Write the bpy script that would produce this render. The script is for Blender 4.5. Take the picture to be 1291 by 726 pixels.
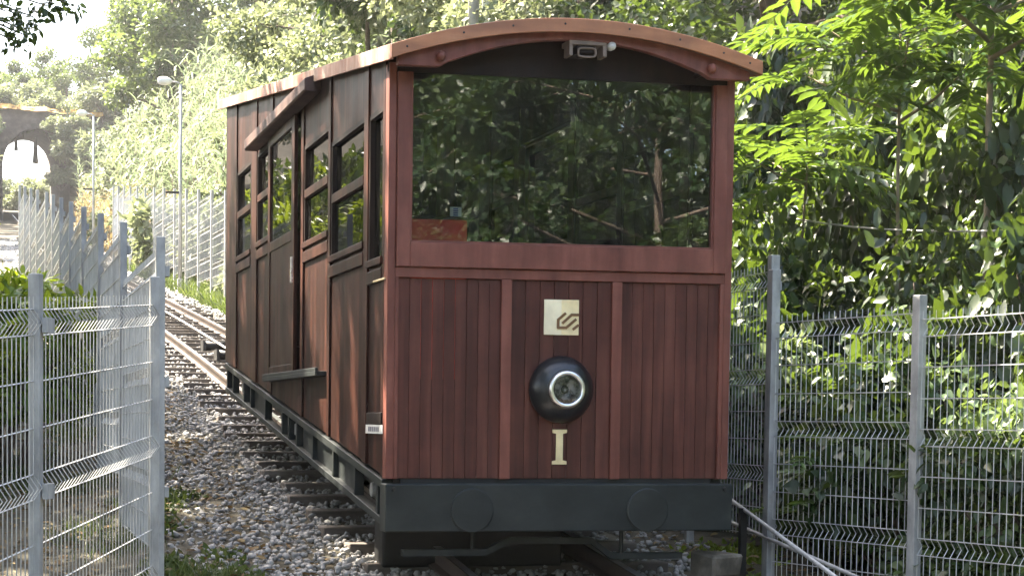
import bpy, math, random
import numpy as np
from mathutils import Vector, Matrix

for o in list(bpy.data.objects): bpy.data.objects.remove(o)
S = bpy.context.scene
COL = S.collection
R = math.radians

# ------------------------------------------------------------------ camera
CAM = np.array([-3.50325, -10.03794, 0.97364])
CR = np.array([0.98370158, -0.17965927, 0.00733201])
CU = np.array([0.00174416, 0.05030883, 0.99873219])
CW = np.array([0.17980036, 0.98244164, -0.04980223])
FPX, CX, CY = 2155.09, 369.4, 631.9            # focal length and principal point in photo pixels
cd = bpy.data.cameras.new('camera')
cd.sensor_width = 36; cd.lens = FPX * 36 / 1291
cd.shift_x = (645.5 - CX) / 1291; cd.shift_y = (CY - 363) / 1291
cd.clip_start = 0.1; cd.clip_end = 2000
co = bpy.data.objects.new('camera', cd); COL.objects.link(co)
M4 = Matrix(((CR[0], CU[0], -CW[0], CAM[0]), (CR[1], CU[1], -CW[1], CAM[1]), (CR[2], CU[2], -CW[2], CAM[2]), (0, 0, 0, 1)))
co.matrix_world = M4
S.camera = co

# ------------------------------------------------------------------ light
TO_SUN = Vector((-0.42, 0.46, 0.80)).normalized()
w = bpy.data.worlds.new('World'); S.world = w; w.use_nodes = True
nt = w.node_tree; nt.nodes.clear()
sky = nt.nodes.new('ShaderNodeTexSky'); sky.sky_type = 'NISHITA'; sky.sun_disc = False
sky.sun_elevation = math.asin(TO_SUN.z); sky.sun_rotation = math.atan2(TO_SUN.x, TO_SUN.y)
sky.air_density = 1.0; sky.dust_density = 3.5; sky.ozone_density = 1.0
bg = nt.nodes.new('ShaderNodeBackground'); bg.inputs[1].default_value = 0.10
wo = nt.nodes.new('ShaderNodeOutputWorld')
nt.links.new(sky.outputs[0], bg.inputs[0]); nt.links.new(bg.outputs[0], wo.inputs[0])
ld = bpy.data.lights.new('sun', 'SUN'); ld.energy = 4.2; ld.angle = R(0.53); ld.color = (1, .95, .86)
lo = bpy.data.objects.new('sun', ld); COL.objects.link(lo)
lo.rotation_euler = TO_SUN.to_track_quat('Z', 'Y').to_euler(); lo.location = (-20, 20, 40)
S.view_settings.view_transform = 'Standard'; S.view_settings.look = 'None'
S.view_settings.gamma = 1; S.view_settings.exposure = 3.33; S.view_settings.use_curve_mapping = False
S.view_settings.use_white_balance = True; S.view_settings.white_balance_temperature = 7200; S.view_settings.white_balance_tint = 10

# ------------------------------------------------------------------ helpers
T = math.tan(0.132576)                 # gradient of the track
def at(px, py, y):                     # photo pixel -> point on the vertical plane at depth y
    v = CW + (px - CX) / FPX * CR - (py - CY) / FPX * CU
    return CAM + v * ((y - CAM[1]) / v[1])
def sstep(a, b, x):
    t = np.clip((x - a) / (b - a), 0, 1); return t * t * (3 - 2 * t)
def cl(y):                             # centre line of the track
    return -0.9 * sstep(12, 50, y) + 0.1 * sstep(50, 100, y)
def tz(y): return T * np.maximum(y, -14)   # rail-top level

def tag(o, label=None, cat=None, group=None, kind=None):
    if label: o['label'] = label
    if cat: o['category'] = cat
    if group: o['group'] = group
    if kind: o['kind'] = kind
    return o
def link(name, me, mat=None, parent=None, bevel=0):
    o = bpy.data.objects.new(name, me); COL.objects.link(o)
    if mat and not me.materials: me.materials.append(mat)
    if parent: o.parent = parent
    if bevel:
        b = o.modifiers.new('b', 'BEVEL'); b.width = bevel; b.segments = 2; b.limit_method = 'ANGLE'; b.angle_limit = R(40)
    return o
def empty(name, loc=(0, 0, 0), rz=0):
    o = bpy.data.objects.new(name, None); COL.objects.link(o); o.location = loc; o.rotation_euler = (0, 0, rz)
    o.empty_display_size = .2
    return o
def copy_tree(o, parent=None):
    c = o.copy(); COL.objects.link(c); c.parent = parent
    for ch in o.children: copy_tree(ch, c)
    return c

class MB:
    def __init__(s): s.v = []; s.f = []
    def add(s, vs, fs):
        b = len(s.v); s.v += [tuple(map(float, q)) for q in vs]; s.f += [tuple(b + i for i in q) for q in fs]; return s
    def box(s, x0, x1, y0, y1, z0, z1, k=0.0):      # k: slope dz/dy
        P = []
        for y in (y0, y1):
            for x, z in ((x0, z0), (x1, z0), (x1, z1), (x0, z1)): P.append((x, y, z + k * y))
        return s.add(P, [(0, 1, 2, 3), (7, 6, 5, 4), (0, 4, 5, 1), (1, 5, 6, 2), (2, 6, 7, 3), (3, 7, 4, 0)])
    def prism_x(s, poly, x0, x1):                   # poly of (y,z)
        n = len(poly); P = [(x0, a, b) for a, b in poly] + [(x1, a, b) for a, b in poly]
        return s.add(P, [tuple(range(n)), tuple(range(2 * n - 1, n - 1, -1))] + [(i, n + i, n + (i + 1) % n, (i + 1) % n) for i in range(n)])
    def prism_y(s, poly, y0, y1, k=0.0):            # poly of (x,z)
        n = len(poly); P = [(a, y0, b + k * y0) for a, b in poly] + [(a, y1, b + k * y1) for a, b in poly]
        return s.add(P, [tuple(range(n)), tuple(range(2 * n - 1, n - 1, -1))] + [(i, n + i, n + (i + 1) % n, (i + 1) % n) for i in range(n)])
    def strip_y(s, lo, hi, y0, y1, k=0.0):          # curved slab between two x,z curves, as quads
        n = len(lo)
        for i in range(n - 1):
            s.prism_y([lo[i], lo[i + 1], hi[i + 1], hi[i]], y0, y1, k) if False else None
        P = []
        for y in (y0, y1):
            P += [(a, y, b + k * y) for a, b in lo] + [(a, y, b + k * y) for a, b in hi]
        F = []
        for i in range(n - 1):
            F.append((i, i + 1, n + i + 1, n + i)); F.append((2 * n + i, 3 * n + i, 3 * n + i + 1, 2 * n + i + 1))
            F.append((i, 2 * n + i, 2 * n + i + 1, i + 1)); F.append((n + i, n + i + 1, 3 * n + i + 1, 3 * n + i))
        F.append((0, n, 3 * n, 2 * n)); F.append((n - 1, 3 * n - 1, 4 * n - 1, 2 * n - 1))
        return s.add(P, F)
    def tube(s, pts, rad, n=8, cap=True):
        pts = [Vector(map(float, p)) for p in pts]
        if not hasattr(rad, '__len__'): rad = [rad] * len(pts)
        P = []; prev = None
        for i, p in enumerate(pts):
            d = (pts[min(i + 1, len(pts) - 1)] - pts[max(i - 1, 0)]).normalized()
            if prev is None:
                a = d.cross(Vector((0, 0, 1)));
                if a.length < 1e-3: a = d.cross(Vector((1, 0, 0)))
                a.normalize()
            else:
                a = (prev - d * prev.dot(d)).normalized()
            prev = a; b = d.cross(a)
            for j in range(n):
                t = 2 * math.pi * j / n; P.append(p + (a * math.cos(t) + b * math.sin(t)) * rad[i])
        F = []
        for i in range(len(pts) - 1):
            for j in range(n): F.append((i * n + j, i * n + (j + 1) % n, (i + 1) * n + (j + 1) % n, (i + 1) * n + j))
        if cap: F.append(tuple(range(n - 1, -1, -1))); F.append(tuple((len(pts) - 1) * n + j for j in range(n)))
        return s.add(P, F)
    def lathe(s, prof, c, axis='y', n=32, cap=True):          # prof of (r, h)
        P = []
        for r, h in prof:
            for j in range(n):
                t = 2 * math.pi * j / n; a, b = r * math.cos(t), r * math.sin(t)
                P.append((c[0] + a, c[1] + h, c[2] + b) if axis == 'y' else ((c[0] + h, c[1] + a, c[2] + b) if axis == 'x' else (c[0] + a, c[1] + b, c[2] + h)))
        F = []
        for i in range(len(prof) - 1):
            for j in range(n): F.append((i * n + j, i * n + (j + 1) % n, (i + 1) * n + (j + 1) % n, (i + 1) * n + j))
        if cap and prof[0][0] > 1e-4: F.append(tuple(range(n)))
        if cap and prof[-1][0] > 1e-4: F.append(tuple((len(prof) - 1) * n + j for j in range(n)))
        return s.add(P, F)
    def mesh(s, name, smooth=False):
        me = bpy.data.meshes.new(name); me.from_pydata(s.v, [], s.f); me.validate(); 
        import bmesh
        bm = bmesh.new(); bm.from_mesh(me); bmesh.ops.recalc_face_normals(bm, faces=bm.faces); bm.to_mesh(me); bm.free()
        if smooth:
            for p in me.polygons: p.use_smooth = True
        return me
    def build(s, name, mat, parent=None, bevel=0, smooth=False):
        return link(name, s.mesh(name, smooth), mat, parent, bevel)

def np_mesh(name, V, F, tint=None, mat=None, smooth=False):
    V = np.asarray(V, np.float32); F = np.asarray(F, np.int32); k = F.shape[1]
    me = bpy.data.meshes.new(name)
    me.vertices.add(len(V)); me.vertices.foreach_set('co', V.ravel())
    me.loops.add(F.size); me.loops.foreach_set('vertex_index', F.ravel())
    me.polygons.add(len(F)); me.polygons.foreach_set('loop_start', np.arange(0, F.size, k, dtype=np.int32))
    me.polygons.foreach_set('loop_total', np.full(len(F), k, np.int32))
    if smooth: me.polygons.foreach_set('use_smooth', np.ones(len(F), bool))
    me.update(calc_edges=True)
    if tint is not None:
        a = me.attributes.new('tint', 'FLOAT', 'POINT'); a.data.foreach_set('value', np.asarray(tint, np.float32))
    if mat: me.materials.append(mat)
    return me

# ------------------------------------------------------------------ materials
def mat(name):
    m = bpy.data.materials.new(name); m.use_nodes = True; t = m.node_tree; t.nodes.clear()
    return m, t, (lambda k: t.nodes.new('ShaderNode' + k)), t.links.new
def ramp(N, stops):
    r = N('ValToRGB'); e = r.color_ramp.elements
    e[0].position, e[0].color = stops[0][0], (*stops[0][1], 1); e[1].position, e[1].color = stops[-1][0], (*stops[-1][1], 1)
    for p, c in stops[1:-1]:
        q = e.new(p); q.color = (*c, 1)
    return r
def surf(name, stops, scale=(4, 4, 4), rough=.6, rvar=.15, detail=6, bump=.1, bscale=None, metal=0, coat=0, spec=.5, noise_rough=.6, bdist=.01, ovar=0.0):
    m, t, N, L = mat(name)
    out = N('OutputMaterial'); p = N('BsdfPrincipled'); L(p.outputs[0], out.inputs[0])
    tc = N('TexCoord'); mp = N('Mapping'); mp.inputs['Scale'].default_value = scale; L(tc.outputs['Object'], mp.inputs[0])
    oi = N('ObjectInfo'); cm = N('VectorMath'); cm.operation = 'SCALE'; cm.inputs[0].default_value = (37, 17, 29); L(oi.outputs['Random'], cm.inputs[3])
    L(cm.outputs[0], mp.inputs['Location'])
    n = N('TexNoise'); n.inputs['Scale'].default_value = 1; n.inputs['Detail'].default_value = detail; n.inputs['Roughness'].default_value = noise_rough
    L(mp.outputs[0], n.inputs[0])
    r = ramp(N, stops); L(n.outputs[0], r.inputs[0])
    nw = N('TexNoise'); nw.inputs['Scale'].default_value = 2.1; nw.inputs['Detail'].default_value = 8; nw.inputs['Roughness'].default_value = .72; L(tc.outputs['Object'], nw.inputs[0])
    wr = N('MapRange'); wr.inputs['From Min'].default_value = .3; wr.inputs['From Max'].default_value = .7; wr.inputs['To Min'].default_value = .68; wr.inputs['To Max'].default_value = 1.22; L(nw.outputs[0], wr.inputs[0])
    om = N('MapRange'); om.inputs['To Min'].default_value = 1 - ovar; om.inputs['To Max'].default_value = 1 + ovar; L(oi.outputs['Random'], om.inputs[0]); wm = N('Math'); wm.operation = 'MULTIPLY'; L(wr.outputs[0], wm.inputs[0]); L(om.outputs[0], wm.inputs[1])
    ml = N('Mix'); ml.data_type = 'RGBA'; ml.blend_type = 'MULTIPLY'; ml.inputs[0].default_value = 1; L(r.outputs[0], ml.inputs[6]); L(wm.outputs[0], ml.inputs[7]); L(ml.outputs[2], p.inputs['Base Color'])
    mr = N('MapRange'); mr.inputs['To Min'].default_value = max(0, rough - rvar); mr.inputs['To Max'].default_value = min(1, rough + rvar)
    n2 = N('TexNoise'); n2.inputs['Scale'].default_value = 3; n2.inputs['Detail'].default_value = 4; L(tc.outputs['Object'], n2.inputs[0])
    L(n2.outputs[0], mr.inputs[0]); L(mr.outputs[0], p.inputs['Roughness'])
    p.inputs['Metallic'].default_value = metal; p.inputs['Coat Weight'].default_value = coat; p.inputs['Coat Roughness'].default_value = .18
    p.inputs['Specular IOR Level'].default_value = spec
    if bump:
        b = N('Bump'); b.inputs['Strength'].default_value = bump; b.inputs['Distance'].default_value = bdist
        if bscale:
            n3 = N('TexNoise'); n3.inputs['Scale'].default_value = bscale; n3.inputs['Detail'].default_value = 5; L(tc.outputs['Object'], n3.inputs[0]); L(n3.outputs[0], b.inputs['Height'])
        else: L(n.outputs[0], b.inputs['Height'])
        L(b.outputs[0], p.inputs['Normal'])
    return m
def leafmat(name, stops, trans=.4, tcol=(.30, .42, .03), rough=.38, spec=.5):
    m, t, N, L = mat(name)
    out = N('OutputMaterial'); p = N('BsdfPrincipled'); tr = N('BsdfTranslucent'); mx = N('MixShader')
    a = N('Attribute'); a.attribute_name = 'tint'; oi = N('ObjectInfo')
    ad = N('Math'); ad.operation = 'MULTIPLY_ADD'; L(oi.outputs['Random'], ad.inputs[0]); ad.inputs[1].default_value = .14; L(a.outputs['Fac'], ad.inputs[2])
    r = ramp(N, stops); L(ad.outputs[0], r.inputs[0]); L(r.outputs[0], p.inputs['Base Color'])
    mc = N('Mix'); mc.data_type = 'RGBA'; mc.blend_type = 'MIX'; mc.inputs[0].default_value = .65
    L(r.outputs[0], mc.inputs[6]); mc.inputs[7].default_value = (*tcol, 1); L(mc.outputs[2], tr.inputs[0])
    p.inputs['Roughness'].default_value = rough; p.inputs['Specular IOR Level'].default_value = spec
    mx.inputs[0].default_value = trans
    L(p.outputs[0], mx.inputs[1]); L(tr.outputs[0], mx.inputs[2]); L(mx.outputs[0], out.inputs[0])
    return m
def glassmat(name, ior, tint, rough=0.0):
    m, t, N, L = mat(name)
    out = N('OutputMaterial'); f = N('Fresnel'); f.inputs[0].default_value = ior
    tr = N('BsdfTransparent'); tr.inputs[0].default_value = (*tint, 1); g = N('BsdfGlossy'); g.inputs['Roughness'].default_value = rough
    mx = N('MixShader'); L(f.outputs[0], mx.inputs[0]); L(tr.outputs[0], mx.inputs[1]); L(g.outputs[0], mx.inputs[2])
    g.inputs[0].default_value = (.9, .9, .95, 1)
    tc = N('TexCoord'); mp = N('Mapping'); mp.inputs['Scale'].default_value = (3, 3, 1.4); L(tc.outputs['Object'], mp.inputs[0])
    n = N('TexNoise'); n.inputs['Scale'].default_value = 2.2; n.inputs['Detail'].default_value = 9; n.inputs['Roughness'].default_value = .7; L(mp.outputs[0], n.inputs[0])
    mr = N('MapRange'); mr.inputs['From Min'].default_value = .45; mr.inputs['From Max'].default_value = .8; mr.inputs['To Min'].default_value = .002; mr.inputs['To Max'].default_value = .05; L(n.outputs[0], mr.inputs[0])
    df = N('BsdfDiffuse'); df.inputs[0].default_value = (.5, .48, .44, 1); m2 = N('MixShader'); L(mr.outputs[0], m2.inputs[0]); L(mx.outputs[0], m2.inputs[1]); L(df.outputs[0], m2.inputs[2]); L(m2.outputs[0], out.inputs[0])
    return m
M = {}
M['frame'] = surf('mahogany_frame', [(.28, (.12, .040, .029)), (.5, (.185, .062, .045)), (.72, (.255, .094, .068))], (9, 9, 1.2), .5, .12, bump=.05, spec=.25)
M['plank'] = surf('mahogany_plank', [(.22, (.042, .0145, .0105)), (.5, (.09, .030, .022)), (.78, (.155, .056, .04))], (14, 14, .8), .52, .12, bump=.12, spec=.2, ovar=.16)
M['side'] = surf('varnished_sun_streaked_wood', [(.25, (.009, .0038, .0027)), (.5, (.029, .011, .0075)), (.76, (.092, .034, .022))], (9, 9, .28), .46, .14, bump=.08, spec=.12)  # pale upright streaks in the colour strengthen the sun streaks
M['dark'] = surf('dark_stained_wood', [(.3, (.011, .006, .0045)), (.7, (.024, .013, .009))], (6, 6, 1), .55, .12, bump=.08, spec=.2)
M['fascia'] = surf('orange_wood', [(.3, (.28, .095, .034)), (.5, (.37, .135, .05)), (.72, (.46, .19, .08))], (1.2, 9, 9), .4, .1, bump=.05, coat=.2)
M['worn_dappled'] = surf('weathered_dappled_fascia', [(.3, (.22, .085, .06)), (.48, (.32, .15, .11)), (.6, (.5, .36, .29)), (.75, (.6, .5, .43))], (9, 2.2, .6), .6, .15, bump=.15)  # pale patches: part wear, part dappled sunlight put into the colour
M['hood'] = surf('sunlit_hood_wood', [(.3, (.03, .014, .010)), (.5, (.07, .032, .024)), (.75, (.15, .08, .06))], (7, 3, 2), .6, .12, bump=.12)  # paler pinkish tone stands in for sun on the hood face
M['roof'] = surf('roof_felt', [(.3, (.10, .05, .035)), (.7, (.2, .11, .08))], (3, 3, 3), .8, .1, bump=.2)
M['steel'] = surf('dark_painted_steel', [(.28, (.013, .0165, .0165)), (.5, (.022, .0265, .026)), (.66, (.032, .036, .034)), (.8, (.07, .062, .05))], (3, 3, 5), .5, .14, bump=.04, bscale=60, spec=.25)
M['under'] = surf('greasy_underframe', [(.3, (.004, .004, .004)), (.7, (.012, .011, .010))], (6, 6, 6), .6, .15, bump=.15)
M['black'] = surf('black_enamel', [(.3, (.006, .007, .009)), (.7, (.01, .012, .015))], (5, 5, 5), .3, .08, bump=0, coat=.2)
M['chrome'] = surf('chrome', [(.3, (.8, .8, .8)), (.7, (.9, .9, .9))], (9, 9, 9), .28, .05, bump=0, metal=1)
M['reflector'] = surf('lamp_reflector', [(.4, (.03, .03, .03)), (.5, (.2, .2, .2)), (.6, (.6, .6, .6))], (22, 22, 22), .4, .1, bump=.5, metal=.4)  # grey and black mottling stands for reflected surroundings
M['gold'] = surf('cream_gold_paint', [(.3, (.78, .62, .33)), (.7, (.86, .73, .45))], (9, 9, 9), .4, .1, bump=0)
M['cream'] = surf('pale_cream_plate', [(.3, (.80, .70, .48)), (.7, (.88, .80, .58))], (6, 6, 6), .4, .1, bump=0)
M['brownmark'] = surf('brown_emblem_paint', [(.3, (.13, .06, .02)), (.7, (.18, .085, .03))], (9, 9, 9), .5, .1, bump=0)
M['glass'] = glassmat('window_glass', 1.68, (.8, .83, .81))
M['sglass'] = glassmat('side_window_glass', 1.12, (.16, .17, .16))  # dark tint stands in for the shade inside the car
M['rglass'] = glassmat('darkened_window_glass', 1.6, (.07, .075, .07))  # dark tint put in to keep light out of the car
M['lens'] = glassmat('headlamp_lens', 1.7, (.85, .85, .85))
M['red'] = surf('red_cabinet', [(.3, (.72, .045, .03)), (.7, (.80, .07, .045))], (4, 4, 4), .4, .1, bump=0)
M['beige'] = surf('beige_enamel', [(.3, (.16, .11, .085)), (.7, (.24, .18, .14))], (9, 9, 9), .5, .1, bump=0)
M['white'] = surf('white_plastic', [(.3, (.62, .62, .6)), (.7, (.75, .75, .72))], (9, 9, 9), .45, .1, bump=0)
M['blue'] = surf('blue_print', [(.3, (.05, .08, .28)), (.7, (.08, .12, .36))], (9, 9, 9), .45, .1, bump=0)
M['ink'] = surf('grey_print', [(.3, (.12, .12, .15)), (.7, (.2, .2, .23))], (9, 9, 9), .5, .1, bump=0)
M['galv'] = surf('galvanised_steel', [(.3, (.26, .26, .257)), (.5, (.36, .36, .356)), (.75, (.5, .5, .49))], (12, 12, 4), .5, .14, bump=.03, metal=.2)
M['wire'] = surf('galvanised_wire', [(.3, (.38, .38, .375)), (.7, (.56, .56, .55))], (6, 6, 6), .45, .12, bump=0, metal=.15)
M['rail'] = surf('rusty_rail', [(.3, (.03, .02, .015)), (.7, (.075, .05, .036))], (8, 3, 8), .6, .15, bump=.1)
M['railtop'] = surf('polished_rail_head', [(.3, (.32, .3, .28)), (.7, (.5, .48, .46))], (8, 2, 8), .3, .1, bump=.02, metal=.9)
M['sleeper'] = surf('weathered_sleeper', [(.25, (.045, .036, .03)), (.5, (.11, .09, .075)), (.75, (.22, .19, .165))], (1.5, 14, 10), .85, .1, bump=.4)
M['stone'] = surf('ballast_stone', [(.2, (.12, .116, .11)), (.42, (.25, .243, .235)), (.58, (.38, .37, .355)), (.8, (.56, .55, .53))], (11, 11, 11), .85, .1, bump=.2, bscale=80, noise_rough=.75)
M['block'] = surf('mossy_stone_block', [(.3, (.04, .034, .024)), (.5, (.09, .075, .055)), (.7, (.17, .15, .12))], (7, 7, 7), .9, .08, bump=.4, bscale=25)
M['brick'] = surf('old_brickwork', [(.25, (.035, .026, .022)), (.5, (.08, .06, .05)), (.78, (.16, .12, .10))], (1.6, 1.6, 2.5), .9, .08, bump=.4, bscale=6)
M['moss'] = surf('orange_lichen_coping', [(.3, (.26, .14, .05)), (.5, (.5, .28, .07)), (.72, (.55, .42, .2))], (2, 2, 2), .95, .05, bump=.5, bscale=9)
M['bark'] = surf('bark', [(.3, (.07, .05, .036)), (.7, (.2, .155, .12))], (9, 9, 1.6), .9, .08, bump=.5)
M['palebark'] = surf('pale_bark', [(.3, (.16, .12, .085)), (.7, (.33, .26, .19))], (9, 9, 2.5), .85, .08, bump=.3)
M['pole'] = surf('grey_pole', [(.3, (.26, .25, .23)), (.7, (.4, .385, .36))], (5, 5, 1.5), .8, .1, bump=.15)
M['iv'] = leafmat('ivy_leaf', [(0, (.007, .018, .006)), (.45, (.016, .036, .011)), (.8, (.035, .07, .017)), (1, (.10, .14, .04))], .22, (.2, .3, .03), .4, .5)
M['ail'] = leafmat('ailanthus_leaf', [(0, (.015, .045, .012)), (.5, (.033, .08, .018)), (1, (.09, .15, .03))], .3, (.21, .32, .03), .34, .6)
M['bram'] = leafmat('bramble_leaf', [(0, (.05, .085, .04)), (.5, (.11, .165, .075)), (.85, (.19, .25, .12)), (1, (.32, .35, .23))], .3, (.22, .3, .05), .36, .6)  # leaf colours lightened in place of sky light on these leaves
M['lime'] = leafmat('lime_leaf', [(0, (.06, .12, .015)), (.5, (.11, .19, .025)), (1, (.2, .28, .04))], .42, (.34, .42, .02), .42, .4)
M['tree'] = leafmat('tree_leaf', [(0, (.012, .028, .009)), (.5, (.026, .056, .015)), (1, (.07, .10, .035))], .26, (.16, .24, .03), .4, .5)
M['pale'] = leafmat('pale_hillside_leaf', [(0, (.06, .085, .045)), (.5, (.12, .15, .08)), (1, (.24, .26, .16))], .35, (.28, .32, .14), .5, .4)
M['hill'] = leafmat('hill_tree_leaf', [(0, (.03, .055, .02)), (.5, (.06, .095, .035)), (1, (.13, .165, .07))], .32, (.22, .3, .06), .45, .4)
M['reed'] = leafmat('reed_leaf', [(0, (.085, .12, .062)), (.5, (.145, .19, .11)), (1, (.27, .29, .19))], .35, (.26, .34, .17), .5, .4)
M['dry'] = leafmat('dry_leaf', [(0, (.12, .09, .05)), (.5, (.22, .17, .09)), (1, (.34, .28, .17))], .25, (.4, .3, .12), .7, .2)
M['grass'] = leafmat('grass_blade', [(0, (.025, .045, .012)), (.5, (.05, .08, .022)), (1, (.16, .16, .07))], .25, (.2, .28, .05), .5, .3)
M['litter'] = leafmat('fallen_leaf', [(0, (.06, .04, .02)), (.5, (.14, .09, .045)), (1, (.3, .24, .11))], .1, (.3, .2, .08), .8, .2)
M['earth'] = surf('leafy_earth', [(.25, (.025, .022, .013)), (.5, (.06, .052, .032)), (.65, (.10, .085, .055)), (.8, (.17, .15, .11))], (1.7, 1.7, 1.7), .95, .05, bump=.5, bscale=9, noise_rough=.7, bdist=.05)

# ------------------------------------------------------------------ ground
def ground_z(x, y):
    x = np.asarray(x, float); y = np.asarray(y, float)
    d = x - cl(y); z = tz(y) - .19
    near = 1 - sstep(14, 30, y)
    rise = sstep(2.2, 9, d) * (2.6 * near + 7.0 * (1 - near)) + np.maximum(d - 9, 0) * .42
    rise = rise * sstep(-14, -6, y) + (1 - sstep(-14, -6, y)) * np.maximum(d - 9, 0) * .2
    left = -.18 * sstep(2.2, 3.2, -d) * near
    lf = sstep(40, 66, y)
    left += lf * sstep(2.4, 7, -d) * 6.5 + np.maximum(-d - 9, 0) * .12
    bumps = .05 * np.sin(x * 1.7 + 1.3 * np.sin(y * .9)) * np.sin(y * 1.3 + x * .6) * sstep(1.3, 2.6, np.abs(d))
    bumps += .5 * np.sin(x * .33 + y * .21) * np.sin(y * .27 + 2) * sstep(4, 10, np.abs(d))
    return z + rise + left + bumps
def grid_ground():
    xs = np.concatenate([np.linspace(-60, -8, 20), np.linspace(-7.5, 9, 56), np.linspace(10, 70, 26)])
    ys = np.concatenate([np.linspace(-60, -9, 20), np.linspace(-8.5, 30, 110), np.linspace(31, 130, 60), np.linspace(135, 300, 14)])
    X, Y = np.meshgrid(xs, ys); Z = ground_z(X, Y); V = np.stack([X, Y, Z], -1).reshape(-1, 3)
    nx = len(xs); i = np.arange(len(ys) - 1)[:, None] * nx + np.arange(nx - 1)[None]
    i = i.ravel(); F = np.stack([i, i + 1, i + nx + 1, i + nx], -1)
    return tag(link('ground', np_mesh('ground', V, F, mat=M['earth'], smooth=True)), 'sloping earth ground of the railway cutting and its banks', 'ground', kind='structure')
grid_ground()

# ------------------------------------------------------------------ track
track = tag(empty('railway_track'), 'narrow gauge funicular track of rusty rails on weathered sleepers', 'track')
ry = np.concatenate([np.arange(-12, 40, 1.0), np.arange(40, 111, 3.0)])
for s in (-1, 1):
    sec = [(-.055, -.13), (.055, -.13), (.055, -.118), (.011, -.105), (.011, -.04), (.031, -.03), (.031, 0), (-.031, 0), (-.031, -.03), (-.011, -.04), (-.011, -.105), (-.055, -.118)]
    n = len(sec); P = []; F = []
    for y in ry:
        c = float(cl(y)); z = float(tz(y))
        P += [(c + s * .53 + a, y, z + b) for a, b in sec]
    for i in range(len(ry) - 1):
        for j in range(n): F.append((i * n + j, i * n + (j + 1) % n, (i + 1) * n + (j + 1) % n, (i + 1) * n + j))
    b = MB().add(P, F); b.f += [tuple(range(n)), tuple((len(ry) - 1) * n + j for j in range(n))]
    r_ = b.build('rail', M['rail'], track)
    P = []; F = []
    for y in ry:
        c = float(cl(y)); z = float(tz(y))
        P += [(c + s * .53 - .026, y, z + .002), (c + s * .53 + .026, y, z + .002)]
    for i in range(len(ry) - 1): F.append((2 * i, 2 * i + 1, 2 * i + 3, 2 * i + 2))
    MB().add(P, F).build('rail_head', M['railtop'], r_)
rng = random.Random(3)
slm = [MB().box(-1.05, 1.05, -.11, .11, -.28, -.118).mesh('sleeper') for _ in range(1)]
slm[0].materials.append(M['sleeper'])
for i in range(118):
    y = -3.2 + i * .6
    if y > 66: break
    o = link('sleeper', slm[0], None, track, .012)
    o.location = (float(cl(y)) + rng.uniform(-.06, .06), y + rng.uniform(-.03, .03), float(tz(y)) + rng.uniform(-.015, .01)); o.rotation_euler = (rng.uniform(-.02, .02), 0, rng.uniform(-.02, .02))
cab = [(float(cl(y)) + .02, y, float(tz(y)) + .03 - (.03 if 9 < y < 30 else 0)) for y in np.arange(7.2, 60, 1.5)]
tag(MB().tube(cab, .016, 8).build('haul_cable', M['galv'], None, smooth=True), 'steel haulage cable running between the rails behind the car', 'cable')
for k, y in enumerate((14.2, 15.6, 24, 34)):
    r_ = tag(empty('cable_roller', (float(cl(y)), y, float(tz(y)))), 'dark cable roller box fixed between the rails', 'roller', 'cable rollers along the track')
    MB().box(-.2, -.16, -.16, .16, -.14, .02).build('bracket', M['under'], r_); MB().box(.16, .2, -.16, .16, -.14, .02).build('bracket', M['under'], r_)
    MB().lathe([(.02, -.16), (.08, -.15), (.055, 0), (.08, .15), (.02, .16)], (0, 0, -.062), 'x', 16).build('wheel', M['under'], r_, smooth=True)

# ballast stones
def stones(name, N, xf, seed, smin, smax):
    g = np.random.default_rng(seed)
    ico_v = []; ph = (1 + 5 ** .5) / 2
    for a in (-1, 1):
        for b in (-ph, ph): ico_v += [(0, a, b), (a, b, 0), (b, 0, a)]
    V0 = np.array(ico_v) / np.linalg.norm(ico_v[0]); 
    F0 = []
    for i in range(12):
        for j in range(i + 1, 12):
            for k in range(j + 1, 12):
                if all(abs(np.linalg.norm(V0[p] - V0[q]) - 1.0515) < .02 for p, q in ((i, j), (j, k), (i, k))):
                    nrm = np.cross(V0[j] - V0[i], V0[k] - V0[i]); F0.append((i, j, k) if nrm @ V0[i] > 0 else (i, k, j))
    F0 = np.array(F0)
    P = xf(g, N)
    sc = g.uniform(smin, smax, (N, 1, 1)) * g.uniform(.6, 1.2, (N, 1, 3)) * np.array([1, 1, .75])
    V = V0[None] * g.uniform(.58, 1.2, (N, 12, 1)) * sc
    a = g.uniform(0, 6.28, N); b = g.uniform(-.6, .6, N)
    ca, sa, cb, sb = np.cos(a), np.sin(a), np.cos(b), np.sin(b)
    x = V[..., 0] * ca[:, None] - V[..., 1] * sa[:, None]; y = V[..., 0] * sa[:, None] + V[..., 1] * ca[:, None]; z = V[..., 2]
    y2 = y * cb[:, None] - z * sb[:, None]; z2 = y * sb[:, None] + z * cb[:, None]
    V = np.stack([x, y2, z2], -1) + P[:, None, :]
    F = F0[None] + (np.arange(N) * 12)[:, None, None]
    return np_mesh(name, V.reshape(-1, 3), F.reshape(-1, 3), mat=M['stone'])
def bpos(g, N):
    y = -3 + 27 * g.random(N) ** 1.35
    d = np.where(g.random(N) < .62, g.uniform(-2.1, -.3, N) - .25 * g.random(N) ** 3, g.uniform(-.6, 1.75, N))
    c = cl(y); d = np.where(np.abs(d) < 1.0, d, d * g.uniform(.9, 1.05, N))
    sh = np.maximum(np.abs(d) - 1.15, 0)
    z = tz(y) - .165 - .05 * sh + g.uniform(-.035, .025, N)
    return np.stack([c + d, y, z], -1)
tag(link('ballast', stones('ballast', 36000, bpos, 5, .012, .036)), 'grey crushed stone ballast around the sleepers', 'ballast', kind='stuff')
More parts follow.
